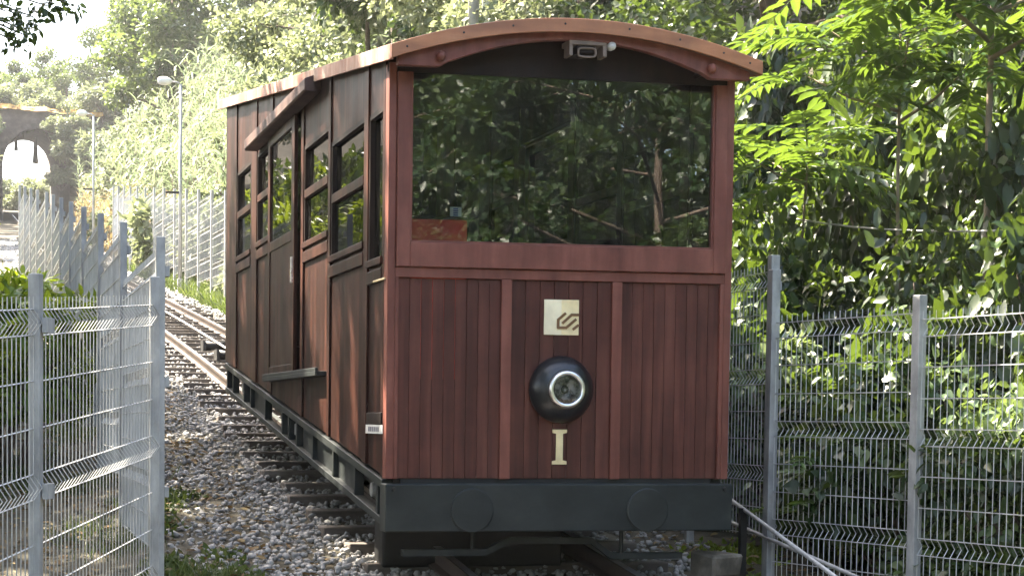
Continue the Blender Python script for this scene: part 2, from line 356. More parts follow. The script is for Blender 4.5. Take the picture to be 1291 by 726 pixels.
def fpos(g, N):
    y = 24 + 40 * g.random(N); d = g.uniform(-1.9, 1.9, N)
    return np.stack([cl(y) + d, y, tz(y) - .16 - .05 * np.maximum(np.abs(d) - 1.15, 0)], -1)
tag(link('ballast', stones('far_ballast', 7000, fpos, 6, .04, .075)), 'pale sunlit ballast on the distant uphill track', 'ballast', kind='stuff')

# ------------------------------------------------------------------ funicular car
W2, LEN = 1.1, 6.9
car = tag(empty('funicular_car'), 'dark red wooden funicular railway car with arched roof and large front window', 'railway car')
BV = .005
ARC = [(-1.133 + 2.266 * i / 24) for i in range(25)]
def arcz(x, tip, crown, hw=1.133): return tip + (crown - tip) * (1 - (x / hw) ** 2)
ROOFB = lambda x: arcz(x, 3.09, 3.285)         # roof underside, relative to the slope
# front wall
for s in (-1, 1):
    a, b = sorted((s * 1.1, s * 1.052))
    MB().box(a, b, 0, .09, .6, 3.085).build('corner_post', M['frame'], car, BV)
wf = MB().box(-1.05, -.967, -.022, .06, 1.875, 3.03).box(.967, 1.05, -.022, .06, 1.875, 3.03).box(-.967, .967, -.022, .06, 1.875, 2.022).build('window_frame', M['frame'], car, BV)
b = MB()
b.box(-.967, -.955, -.012, .03, 2.022, 3.03).box(.955, .967, -.012, .03, 2.022, 3.03).box(-.955, .955, -.012, .03, 2.022, 2.034)
b.build('glazing_bead', M['frame'], wf, .002)
MB().box(-.955, .955, .012, .018, 2.034, 3.028).build('front_window_pane', M['glass'], car)
MB().box(-1.052, 1.052, .0, .06, 1.812, 1.872).build('waist_rail', M['frame'], car, BV)
for x0, x1 in ((-1.052, -1.028), (-.386, -.32), (.323, .387), (1.028, 1.052)):
    MB().box(x0, x1, 0, .06, .6, 1.812).build('panel_stile', M['frame'], car, .004)
for x0, x1, n in ((-1.028, -.386, 9), (-.32, .323, 7), (.387, 1.028, 9)):
    pn = MB().box(x0, x1, .044, .058, .602, 1.81).build('front_panel', M['dark'], car)
    wd = (x1 - x0) / n
    for i in range(n):
        gp = .0014 if n == 7 else .0009
        MB().box(x0 + i * wd + gp, x0 + (i + 1) * wd - gp, .02 + .0008 * ((i * 7) % 3), .044, .603, 1.809).build('plank', M['plank'], pn, .0022)
hx = [x * 1.1 / 1.133 for x in ARC]
MB().strip_y([(x, 3.032) for x in hx], [(x, ROOFB(x) + .01) for x in hx], .012, .05).build('header_board', M['dark'], car)
# arched valance with brackets under the roof front
vx = [x * .97 for x in ARC]
def vlow(x):
    ax = abs(x)
    if ax > .86: return 3.028
    t = sstep(.86, .76, ax) if ax > .76 else 1
    return 3.028 + float(t) * (3.058 + .15 * (1 - (ax / .76) ** 2) * (1 if ax < .76 else 0) - 3.028) + .012 * float(t)
vx = sorted(set([round(x, 4) for x in vx] + [s * q for s in (-1, 1) for q in (.86, .84, .82, .8, .78, .76)]))
MB().strip_y([(x, vlow(x)) for x in vx], [(x, ROOFB(x) + .015) for x in vx], -.205, -.155).build('arched_valance', M['frame'], car, .004)
for s in (-1, 1):
    kn = MB().lathe([(.002, -.05), (.018, -.046), (.028, -.03), (.03, -.012), (.02, 0)], (s * .845, -.205, 3.085), 'y', 20).build('rail_end_knob', M['frame'], car, smooth=True)
    MB().tube([(s * .845, -.2, 3.085), (s * .845, .01, 3.085)], .018, 10).build('roof_bracket', M['dark'], car)
# roof
Y0, Y1 = -.245, 7.18
rf = MB().strip_y([(x, arcz(x, 3.092, 3.29)) for x in ARC], [(x, arcz(x, 3.16, 3.36)) for x in ARC], Y0, Y1, T).build('roof', M['roof'], car, smooth=False)
ff = MB().strip_y([(x * 1.018, arcz(x, 3.088, 3.288)) for x in ARC], [(x * 1.018, arcz(x, 3.168, 3.368)) for x in ARC], Y0 - .022, Y0 - .001, T).build('front_fascia', M['fascia'], rf, .003)
for i, x in enumerate((-1.06, -.72, -.42, -.1, .3, .62, .9, 1.07)):
    MB().lathe([(.0005, -.003), (.006, -.002), (.007, 0)], (x, Y0 - .022, arcz(x, 3.13, 3.332) + T * Y0), 'y', 8).build('nail', M['under'], rf)
for s in (-1, 1):
    a, b_ = sorted((s * 1.134, s * 1.154))
    nseg = 6
    for i in range(nseg):
        ya = Y0 + (Y1 - Y0) * i / nseg + .004; yb = Y0 + (Y1 - Y0) * (i + 1) / nseg - .004
        MB().box(a, b_, ya, yb, 3.082, 3.172, T).build('side_fascia', M['worn_dappled'], rf, .003)
MB().strip_y([(x, arcz(x, 3.088, 3.288)) for x in ARC], [(x, arcz(x, 3.168, 3.368)) for x in ARC], Y1 + .001, Y1 + .02, T).build('rear_fascia', M['worn_dappled'], rf)
MB().strip_y([(x * .95, arcz(x, 3.06, 3.26)) for x in ARC], [(x * .95, arcz(x, 3.075, 3.275)) for x in ARC], .06, 6.84, T).build('dark_ceiling_sheet', M['dark'], rf)  # dark sheet added under the roof so the inside reads dark
# camera box under the arch
cb = MB().box(-.05, .185, -.2, -.06, 3.195, 3.225).box(-.05, -.028, -.2, -.1, 3.13, 3.195).box(.16, .185, -.2, -.1, 3.13, 3.195).build('lamp_bracket', M['beige'], car, .003)
MB().box(0, .12, -.19, -.03, 3.145, 3.196).build('camera_housing', M['dark'], cb, .008)
ring = [(.06 + .055 * math.copysign(abs(math.cos(t)) ** .5, math.cos(t)), -.2, 3.15 + .026 * math.copysign(abs(math.sin(t)) ** .5, math.sin(t))) for t in np.linspace(0, 2 * math.pi, 25)]
MB().tube(ring, .007, 6, False).build('camera_ring', M['beige'], cb, smooth=True)
MB().lathe([(.004, -.045), (.02, -.04), (.026, -.02), (.022, .02), (.01, .025)], (.215, -.18, 3.195), 'y', 14).build('white_bulb', M['white'], car, smooth=True)
# head lamp, emblem, numeral
hl = MB().lathe([(.2, .0), (.206, -.02), (.2, -.04), (.168, -.085), (.125, -.116), (.112, -.12), (.1, -.108)], (0, .02, 1.148), 'y', 40, False).build('headlamp', M['black'], car, smooth=True)
MB().lathe([(.088, -.12), (.087, -.134), (.092, -.144), (.106, -.144), (.116, -.13), (.114, -.11), (.09, -.11), (.088, -.12)], (0, .02, 1.148), 'y', 40, False).build('chrome_ring', M['chrome'], hl, smooth=True)
MB().lathe([(.09, -.118), (.08, -.1), (.055, -.075), (.02, -.065), (.001, -.064)], (0, .02, 1.148), 'y', 32, False).build('reflector', M['reflector'], hl, smooth=True)
MB().lathe([(.002, -.106), (.02, -.1), (.026, -.088), (.02, -.07)], (0, .02, 1.148), 'y', 16).build('bulb', M['glass'], hl, smooth=True)
MB().lathe([(.089, -.126), (.06, -.131), (.001, -.133)], (0, .02, 1.148), 'y', 32, False).build('lens', M['lens'], hl, smooth=True)
em = MB().box(-.111, .111, .012, .0185, 1.482, 1.697).build('emblem_plate', M['cream'], car, .001)
MB().box(.0, .1105, .0105, .013, 1.4825, 1.6965).build('gilt_half', M['gold'], em)
def emb(a, b_): return (-.111 + (a - 80) / (603 - 80) * .222, 1.697 - (b_ - 95) / (632 - 95) * .215)
def stroke(mb, pts, wd=.0078):
    P = [Vector(emb(*q)) for q in pts]
    for i in range(len(P) - 1):
        d = (P[i + 1] - P[i]).normalized(); n = Vector((-d.y, d.x)) * wd; e = d * (wd * .6)
        q = [P[i] - e + n, P[i] - e - n, P[i + 1] + e - n, P[i + 1] + e + n]
        mb.prism_y([tuple(v) for v in q], .006 - .0004 * i, .011)
b = MB(); stroke(b, [(395, 305), (290, 400), (290, 520), (410, 520), (553, 395)]); stroke(b, [(592, 322), (490, 322), (360, 448)]); stroke(b, [(590, 482), (520, 540)])
b.build('emblem_mark', M['brownmark'], em)
b = MB(); zc = .69; hgt = .214
pr = [(-.047, 0), (.047, 0), (.047, .018), (.03, .026), (.024, .04), (.022, hgt / 2), (.024, hgt - .04), (.03, hgt - .026), (.047, hgt - .018), (.047, hgt), (-.047, hgt), (-.047, hgt - .018), (-.03, hgt - .026), (-.024, hgt - .04), (-.022, hgt / 2), (-.024, .04), (-.03, .026), (-.047, .018)]
b.strip_y([(-.047, zc), (-.02, zc), (.02, zc), (.047, zc)], [(-.047, zc + .02), (-.02, zc + .026), (.02, zc + .026), (.047, zc + .02)], .013, .0185)
b.strip_y([(-.022, zc + .0255), (.022, zc + .0255)], [(-.022, zc + hgt - .0255), (.022, zc + hgt - .0255)], .0135, .0185)
b.strip_y([(-.047, zc + hgt - .02), (-.02, zc + hgt - .026), (.02, zc + hgt - .026), (.047, zc + hgt - .02)], [(-.047, zc + hgt), (-.02, zc + hgt), (.02, zc + hgt), (.047, zc + hgt)], .013, .0185)
b.build('numeral_one', M['gold'], car)
# bumper and underframe
bp = MB().box(-1.112, 1.112, -.05, .1, .282, .572).build('bumper_beam', M['steel'], car, .008)
for x in (-.572, .552):
    MB().lathe([(.135, .0), (.135, -.006), (.128, -.01), (.001, -.011)], (x, -.05, .412), 'y', 36).build('buffer_disc', M['steel'], bp)
for x in (-1.06, 1.06): MB().lathe([(.001, -.014), (.012, -.013), (.014, 0)], (x, -.05, .54), 'y', 8).build('bolt', M['under'], bp)
MB().box(-1.0, 1.0, .03, 6.8, .56, .6, T).build('floor_gap', M['under'], car)
for s in (-1, 1):
    a, b_ = sorted((s * 1.1, s * 1.03)); c_, d_ = sorted((s * 1.06, s * 1.045))
    sb = MB().box(a, b_, .1, LEN, .525, .578, T).box(a, b_, .1, LEN, .30, .345, T).build('side_beam', M['steel'], car, .004)
    cuts = [.25, .9, 1.6, 2.35, 3.0, 3.35, 3.65, 4.5, 5.3, 5.7, 6.4, 6.8]
    for i, y in enumerate(cuts):
        MB().box(a + .004, b_ - .004, y - .025, y + .025, .345, .525, T).build('beam_stiffener', M['steel'], sb, .003)
    for y0, y1 in ((.9, 2.9), (4.5, 5.3)):
        MB().box(c_, d_, y0, y1, .345, .525, T).build('beam_web', M['steel'], sb)
    for y in (.42, .6, 3.1, 3.3, 3.5, 3.75, 5.9, 6.1):
        MB().lathe([(.01, -.03), (.045, -.03), (.05, -.01), (.05, .02), (.01, .025)], (s * 1.02, y, .43 + T * y), 'x', 14).build('spring_cap', M['galv'], sb, smooth=False)
    for y in (1.5, 5.2):
        wl = MB().lathe([(.03, -.07), (.30, -.07), (.30, .0), (.345, .012), (.345, .04), (.06, .045), (.03, .05)][::1], (0, 0, 0), 'x', 32).build('wheel', M['under'], car)
        wl.location = (s * .53, y, T * y + .30); wl.rotation_euler = (0, 0, 0 if s < 0 else math.pi)
for y in (1.5, 5.2): MB().tube([(-.55, y, .3 + T * y), (.55, y, .3 + T * y)], .05, 12).build('axle', M['under'], car)
MB().box(-.75, .75, .4, 6.5, .24, .52, T).build('underframe', M['under'], car)
MB().box(-.9, .34, .9, 1.15, -.02, .3).build('added_dark_block', M['under'], car, .02)  # added dark block, hides lit gravel and blackens the space under the car
MB().box(-1.0, 1.0, .09, .16, .30, .56).build('headstock', M['under'], car)
b = MB()
pts = [(-.95, .14), (-.42, .14), (-.27, .215), (.27, .208), (.40, .112), (.87, .112)]
for i in range(5):
    (xa, za), (xb, zb) = pts[i], pts[i + 1]
    b.prism_y([(xa, za - .02), (xb, zb - .02), (xb, zb + .02), (xa, za + .02)], .14 + .0006 * i, .2 - .0006 * i)
b.tube([(.47, .17, .12), (.47, .17, .32)], .014, 8).tube([(-.5, .17, .14), (-.5, .17, .32)], .014, 8)
b.build('guard_bar', M['steel'], car)
# side walls
def rz_(zr, y): return zr + T * y
def side(s):
    det = s < 0
    X = lambda d: s * (1.1 + d)           # d: outward
    def bx(mb, d0, d1, y0, y1, z0, z1):
        a, b_ = sorted((X(d0), X(d1))); mb.box(a, b_, y0, y1, z0, z1); return mb
    def poly(name, d0, d1, pl, m, par=car, bev=.003):
        a, b_ = sorted((X(d0), X(d1))); return MB().prism_x(pl, a, b_).build(name, m, par, bev)
    bays = [(.16, .56, 1.95, 2.86, None), (.68, 1.74, 2.09, 2.88, 2.45), (1.82, 2.76, 2.28, 3.01, 2.61), None, (4.28, 5.0, 2.5, 3.28, 2.85), (5.33, 6.2, 2.48, 3.28, 2.84)]
    posts = [(.0, .16), (.56, .68), (1.74, 1.82), (2.76, 2.86), (4.16, 4.28), (5.0, 5.33), (6.2, LEN)]
    for i, (y0, y1) in enumerate(posts):
        lo_, hi_ = .6, 3.1
        y0_ = .092 if i == 0 else y0
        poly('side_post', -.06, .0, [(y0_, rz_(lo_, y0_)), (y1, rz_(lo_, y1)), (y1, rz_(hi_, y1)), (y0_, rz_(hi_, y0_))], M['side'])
    for i, bay in enumerate(bays):
        if bay is None: continue
        y0, y1, z0, z1, zm = bay
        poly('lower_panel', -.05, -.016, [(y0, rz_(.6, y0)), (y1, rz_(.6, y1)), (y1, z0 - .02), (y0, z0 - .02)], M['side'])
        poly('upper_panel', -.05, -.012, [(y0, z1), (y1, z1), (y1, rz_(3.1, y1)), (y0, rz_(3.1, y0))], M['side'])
        f = MB(); bx(f, -.055, -.008, y0, y1, z1 - .035, z1 - .001); bx(f, -.055, -.008, y0, y0 + .03, z0, z1 - .035); bx(f, -.055, -.008, y1 - .03, y1, z0, z1 - .035)
        wn = f.build('side_window', M['dark'], car, .002)
        sl = MB(); bx(sl, -.05, .012, y0 - .01, y1 + .01, z0 - .045, z0); sl.build('sill', M['side'], wn, .004)
        sl = MB(); bx(sl, -.03, .006, y0 - .005, y1 + .005, z0 - .15, z0 - .07); sl.build('apron_moulding', M['side'], wn, .004)
        if zm:
            ml = MB(); bx(ml, -.05, -.002, y0 + .03, y1 - .03, zm, zm + .062); ml.build('mid_rail', M['side'], wn, .003)
            pa = MB(); bx(pa, -.036, -.031, y0 + .03, y1 - .03, z0, zm); pa.build('pane', M['sglass' if det else 'rglass'], wn)
            pa = MB(); bx(pa, -.046, -.041, y0 + .03, y1 - .03, zm + .062, z1 - .035); pa.build('pane', M['sglass' if det else 'rglass'], wn)
        else:
            pa = MB(); bx(pa, -.046, -.041, y0 + .03, y1 - .03, z0, z1 - .035); pa.build('pane', M['sglass' if det else 'rglass'], wn)
    # door bay: wall below the door, sliding door hung outside
    y0, y1 = 2.86, 4.16
    poly('door_threshold_panel', -.05, -.01, [(y0, rz_(.6, y0)), (y1, rz_(.6, y1)), (y1, 1.27), (y0, 1.27)], M['side'])
    poly('door_head_panel', -.05, -.012, [(y0, 3.3), (y1, 3.3), (y1, rz_(3.1, y1)), (y0, rz_(3.1, y0))], M['side'])
    f = MB(); bx(f, .004, .034, 2.96, 3.08, 1.31, 3.28); bx(f, .004, .034, 4.08, 4.18, 1.31, 3.28); bx(f, .004, .034, 3.08, 4.08, 3.2, 3.28); bx(f, .004, .034, 3.08, 4.08, 2.33, 2.41); bx(f, .004, .034, 3.08, 4.08, 1.31, 1.38)
    dr = f.build('sliding_door', M['side'], car, .004)
    f = MB(); bx(f, .009, .026, 3.08, 4.08, 1.38, 2.33); f.build('door_panel', M['side'], dr)
    f = MB(); bx(f, .014, .02, 3.08, 4.08, 2.41, 3.2); f.build('door_pane', M['sglass' if det else 'rglass'], dr)
    f = MB(); bx(f, .028, .05, 3.0, 3.03, 2.0, 2.2); f.build('door_handle', M['chrome'], dr, .004)
    f = MB(); bx(f, -.02, .07, 1.88, 4.2, 1.262, 1.295); bx(f, .05, .07, 1.88, 4.2, 1.295, 1.32); f.build('door_guide_rail', M['steel'], car, .003)
    a, b_ = X(.0), X(.155)
    hood = MB().add([(X(.0), 2.1, 3.295), (X(.11), 2.1, 3.295), (X(.12), 2.1, 3.31), (X(.12), 2.1, 3.385), (X(.0), 2.1, 3.43), (X(.0), 4.95, 3.295), (X(.11), 4.95, 3.295), (X(.12), 4.95, 3.31), (X(.12), 4.95, 3.385), (X(.0), 4.95, 3.43)],
        [(0, 1, 2, 3, 4), (9, 8, 7, 6, 5), (0, 5, 6, 1), (1, 6, 7, 2), (2, 7, 8, 3), (3, 8, 9, 4), (4, 9, 5, 0)])
    hood.build('door_track_hood', M['hood'], car, .004)
    if det:
        f = MB(); bx(f, .002, .006, .07, .53, .87, .925); lp = f.build('number_label', M['white'], car, .001)
        f = MB(); rr = random.Random(4)
        yy = .45
        for k in range(6):
            bx(f, .006, .0075, yy - .035, yy, .883, .912); yy -= .05
        f.build('label_print', M['ink'], lp)
        f = MB(); bx(f, -.001, .012, .05, .34, 1.80, 1.812); f.build('brass_grab_bar', M['gold'], car, .002)
        f = MB(); bx(f, -.002, .01, .1, .5, .93, 1.0); f.build('kick_strip', M['dark'], car, .003)
side(-1); side(1)
# rear wall, floor, inside
b = MB(); yb = LEN - .05
b.prism_y([(-1.04, .6), (1.04, .6), (1.04, 1.9), (-1.04, 1.9)], yb, yb + .05, T)
b.build('rear_wall_lower', M['dark'], car)
MB().box(-1.04, -.9, yb, yb + .05, 1.9, 3.1, T).build('rear_post', M['dark'], car); MB().box(.9, 1.04, yb, yb + .05, 1.9, 3.1, T).build('rear_post', M['dark'], car)
MB().strip_y([(x * .918, 2.95) for x in ARC], [(x * .918, ROOFB(x * .918) + .01) for x in ARC], yb, yb + .05, T).build('rear_header', M['dark'], car)
MB().box(-.9, .9, yb + .02, yb + .026, 1.9, 2.95, T).build('rear_window_pane', M['sglass'], car)
MB().box(-1.04, 1.04, .06, yb, .6, .64, T).build('floor', M['dark'], car)
for k in range(4):
    y = 1.3 + 1.35 * k; z = .64 + T * y
    st = MB().box(-1.02, .55, y, y + .42, z + .38, z + .43).build('bench_seat', M['dark'], car, .01)
    MB().box(-1.02, .55, y + .4, y + .44, z + .43, z + .95).build('bench_back', M['dark'], st, .01)
    MB().box(-.9, .45, y + .18, y + .24, z - .03, z + .38).build('bench_leg', M['dark'], st)
MB().box(-1.03, 1.03, 1.02, 1.06, .72, 1.75).build('driver_partition', M['dark'], car)
cbn = MB().box(-.952, -.60, .025, .4, 1.2, 2.165).build('driver_cabinet', M['red'], car, .008)
MB().box(-.953, -.598, .022, .41, 2.167, 2.185).build('cabinet_top', M['dark'], cbn, .003)
nb = MB().box(-.69, -.62, .09, .1, 2.186, 2.25).build('notice', M['white'], cbn)
for k in range(4): MB().box(-.672, -.642, .086, .089, 2.196 + k * .013, 2.204 + k * .013).build('notice_print', M['blue'], nb)

# ------------------------------------------------------------------ fences
def wire_panel(wd, ht, rise=0.0):           # x along the panel, z up from 0 at the bottom; folds towards -y
    folds = [ht - .08, ht - .725, ht - 1.37] + ([] if ht < 1.85 else [])
    prof = [(0, 0)]
    for f in sorted(folds): prof += [(0, f - .05), (-.035, f), (0, f + .05)]
    prof += [(0, ht + .0)] if ht - .03 > sorted(folds)[-1] + .05 else []
    prof += [(0, ht + .02)]
    mb = MB(); n = int(round(wd / .05)); r = .0029
    for i in range(n + 1):
        x = wd * i / n; dz = rise * i / n
        mb.tube([(x, o, z + dz) for o, z in prof], r, 3, False)
    hz = []
    for f in folds: hz += [(f - .05, 0), (f + .05, 0)]
    for f in folds: hz += [(f - .05 - .18, 0), (f - .05 - .365, 0)]
    for z, o in hz:
        if z < .01: continue
        for oo in (.004,):
            mb.tube([(0, oo, z), (wd, oo, z + rise)], .0036, 3, False)
    return mb
def fence(name, label, pts, ht=1.8, post_h=2.0, pw=.06, step=True, clips=True, group=None, drop=.075):
    """pts: list of (x, y, ztop of post). Panels hang between consecutive posts."""
    root = tag(empty(name, (pts[0][0], pts[0][1], pts[0][2] - post_h)), label, 'fence', group)
    o0 = Vector(root.location); cache = {}
    pm = MB().box(-pw / 2, pw / 2, -pw / 2, pw / 2, -.35, post_h).mesh('post')
    pm.materials.append(M['galv'])
    cm = MB().box(-.012, .07, -.055, -.03, -.03, .03).mesh('clip'); cm.materials.append(M['galv'])
    for i, (x, y, zt) in enumerate(pts):
        o = link('post', pm, None, root, .004); o.location = Vector((x, y, zt - post_h)) - o0
        if i + 1 < len(pts):
            x1, y1, z1 = pts[i + 1]; d = math.hypot(x1 - x, y1 - y); o.rotation_euler = (0, 0, math.atan2(y1 - y, x1 - x))
            zz = max(zt, z1) if step else zt
            rise = 0 if step else z1 - zt
            key = (round(d, 2), round(rise, 2))
            if key not in cache:
                cache[key] = wire_panel(d - pw, ht, rise).mesh('wire_panel'); cache[key].materials.append(M['wire'])
            p = link('wire_panel', cache[key], None, root); u = Vector((x1 - x, y1 - y, 0)).normalized()
            p.location = Vector((x, y, min(zt, z1) - drop - ht)) + u * pw / 2 - o0 + Vector((-u.y, u.x, 0)) * .0
            p.rotation_euler = (0, 0, math.atan2(y1 - y, x1 - x))
            if clips:
                for k in (.2, .85, 1.5):
                    c = link('clip', cm, None, root); c.location = Vector((x, y, min(zt, z1) - k)) - o0; c.rotation_euler = p.rotation_euler
    return root
# right-hand fence
A = at(977, 340, .54); B = at(1160, 372, -.72)
u = (B - A); u[2] = 0
pts = []
Cc = B + u * .95; pts = [(Cc[0], Cc[1], B[2] - .04), (B[0], B[1], B[2]), (A[0], A[1], A[2])]
fence('mesh_fence', 'galvanised wire mesh fence on square posts to the right of the car front', pts)
pts = [(A[0] + .02, A[1] + .06, A[2] + .1)]
for k in range(1, 9):
    y = .62 + 1.25 * k; pts.append((1.66 - .0 * k, y, float(tz(y)) + 2.02))
fence('mesh_fence', 'galvanised wire mesh fence stepping uphill alongside the right of the car', pts)
# far fence, beyond the car
pts = []
for k in range(15):
    y = 22 + 1.55 * k; pts.append((float(cl(y)) + 1.75 - .33 * sstep(22, 40, y), y, float(tz(y)) + 2.25))
ff_ = fence('mesh_fence', 'distant wire mesh fence stepping up below the reed covered slope', pts, clips=False)
# left fence along the track
pts = []
for D in (10.1, 12.75, 15.2, 17.7, 20.2, 22.7, 25.2, 27.7, 30.2, 32.7, 35.2, 37.7):
    y = D + CAM[1]; pts.append((-2.46 + (0 if y < 20 else float(cl(y)) * .6), y, 2.02 + (D - 10.1) * .141))
fence('mesh_fence', 'long grey mesh fence climbing beside the track on its left', pts, pw=.055)
# left near fence
E0 = at(45, 345, -3.25); E1 = at(195, 349, -1.55)
u = E1 - E0
pts = [tuple(E0 - u * 1.0), tuple(E0), tuple(E1)]
pts = [(float(a), float(b_), float(c_)) for a, b_, c_ in pts]
fence('mesh_fence', 'near wire mesh fence panel of grey posts meeting the track fence', pts, ht=1.85, step=False, pw=.048, drop=.11)

# pipes and stone at the right
A = at(914, 624, 1.0); B = at(1052, 726, -.9); d = B - A
tag(MB().tube([A - d * .12, B + d * .5], .014, 10).build('handrail_pipe', M['galv'], None, smooth=True), 'steep slanting metal pipe beside the bumper in front of the fence', 'pipe')
A = at(911, 653, 1.2); B = at(1078, 726, -.6); d = B - A
tag(MB().tube([A - d * .1, B + d * .6], .013, 10).build('handrail_pipe', M['galv'], None, smooth=True), 'shallower metal pipe crossing below the steep one in front of the fence', 'pipe')
P = at(937, 640, .62)
tag(MB().box(P[0] - .022, P[0] + .022, .6, .644, -.3, P[2]).build('short_post', M['under'], None, .004), 'short dark post behind the slanting pipes', 'post')
g = np.random.default_rng(2); b = MB(); b.box(-.16, .16, -.11, .12, -.1, .1)
st = b.build('stone_block', M['block'], None); me = st.data
for v in me.vertices: v.co += Vector(g.uniform(-.03, .03, 3))
sm = st.modifiers.new('s', 'SUBSURF'); sm.levels = sm.render_levels = 2; sm.subdivision_type = 'SIMPLE'; st.modifiers.new('b', 'BEVEL').width = .02
P = at(905, 704, .1); st.location = (P[0], .1, P[2] - .04); st.scale = (.85, .85, .85); st.rotation_euler = (0, 0, .4)
tag(st, 'squared mossy stone block on the ballast beside the bumper', 'stone')

# overhead wire and poles
A = at(905, 255, 4.5); B = at(1310, 290, .3)
pts = [A + (B - A) * t + np.array([0, 0, -.10 * math.sin(math.pi * t)]) for t in np.linspace(-.3, 1.3, 17)]
tag(MB().tube(pts, .008, 6).build('overhead_wire', M['pole'], None, smooth=True), 'thin grey wire strung in front of the leafy bank', 'wire')
def pole(px, y, rad, m, label, top=9):
    P = at(px, 30, y); gz = float(ground_z(P[0], y)); r_ = tag(empty('utility_pole', (P[0], y, gz)), label, 'pole')
    MB().tube([(0, 0, -.4), (0, 0, top - 1), (0, 0, top)], [rad, rad * .85, rad * .8], 12).build('shaft', m, r_, smooth=True)
    MB().box(-.5, .5, -.04, .04, top - .5, top - .4).build('cross_arm', m, r_, .005)
    for x in (-.4, 0, .4): MB().lathe([(.02, 0), (.035, .03), (.02, .06), (.03, .09), (.01, .12)], (x, 0, top - .4), 'z', 10).build('insulator', M['white'], r_)
pole(597, 13, .085, M['pole'], 'thick grey utility pole rising behind the car roof')
pole(612, 13.6, .06, M['white'], 'slim white pole standing right beside the thick grey pole')
# street lamps
def lamp(px, y, ytop, ybase, label):
    P = at(px, ytop, y); gz = float(ground_z(P[0], y)); h = P[2] - gz
    r_ = tag(empty('street_lamp', (P[0], y, gz)), label, 'lamp post')
    MB().tube([(0, 0, -.3), (0, 0, h * .5), (0, 0, h)], [.05, .042, .034], 12).build('pole', M['galv'], r_, smooth=True)
    MB().tube([(0, 0, h), (-.08, 0, h + .05), (-.26, 0, h + .06)], .02, 8).build('arm', M['galv'], r_, smooth=True)
    MB().lathe([(.02, -.2), (.07, -.19), (.1, -.1), (.1, 0), (.06, .1), (.02, .14)], (-.34, 0, h + .07), 'x', 16).build('lamp_head', M['white'], r_, smooth=True)
    MB().box(-.35, -.03, -.02, .02, h * .48, h * .48 + .05).build('side_bracket', M['under'], r_)
    MB().box(-.06, .06, -.06, .06, -.1, .35).build('base', M['galv'], r_, .01)
lamp(228, 30, 107, 330, 'tall grey street lamp standing against the distant fence gate')
lamp(118, 48, 146, 262, 'farther street lamp between the brick arch and the reed slope')

# brick arch bridge over the track
YB = 100.0; cxb = float(cl(YB)) + .8; zb = float(tz(YB)); TB = 32.0
br = tag(empty('arch_bridge', (cxb, YB, zb)), 'old brick arch bridge over the track with orange lichen on top', 'bridge')
hw, spr, crown = 2.1, 3.2, 5.6
def arch_pts(hw, spr, n=18): return [(-hw * math.cos(math.pi * i / n), spr + (crown - spr) * (hw / 2.1) * math.sin(math.pi * i / n)) for i in range(n + 1)]
ap = arch_pts(hw, spr)
b = MB()
top = lambda x: 6.9 - .05 * (x + 1)
b.strip_y([(x, z) for x, z in ap], [(x, top(x)) for x, z in ap], 0, TB, T)
b.box(-6.5, -hw, 0, TB, -1, 6.7, T).box(hw, 4.2, 0, TB, -1, 6.6, T)
b.build('masonry', M['brick'], br)
ro = [(x * 1.0, z) for x, z in ap]; ro2 = [(x * 1.16, spr + (z - spr) * 1.13) for x, z in ap]
n = 22
for i in range(n):
    a0 = math.pi * i / n + .012; a1 = math.pi * (i + 1) / n - .012
    q = [(-hw * math.cos(a) * k, spr + (crown - spr) * math.sin(a) * k) for a, k in ((a0, 1), (a1, 1), (a1, 1.15), (a0, 1.15))]
    MB().prism_y(q, -.06, .05).build('arch_stone', M['brick'], br)
g = np.random.default_rng(8)
xs = np.linspace(-6.5, 4.2, 40); V = []; F = []
for j, yy in enumerate(np.linspace(-.25, 5.2, 12)):
    for i, x in enumerate(xs): V.append((x, yy + .08 * g.normal(), top(x) + .12 + .12 * g.random() - (.35 if j in (0, 11) else 0)))
for j in range(11):
    for i in range(39): F.append((j * 40 + i, j * 40 + i + 1, (j + 1) * 40 + i + 1, (j + 1) * 40 + i))
MB().add(V, F).build('lichen_coping', M['moss'], br)

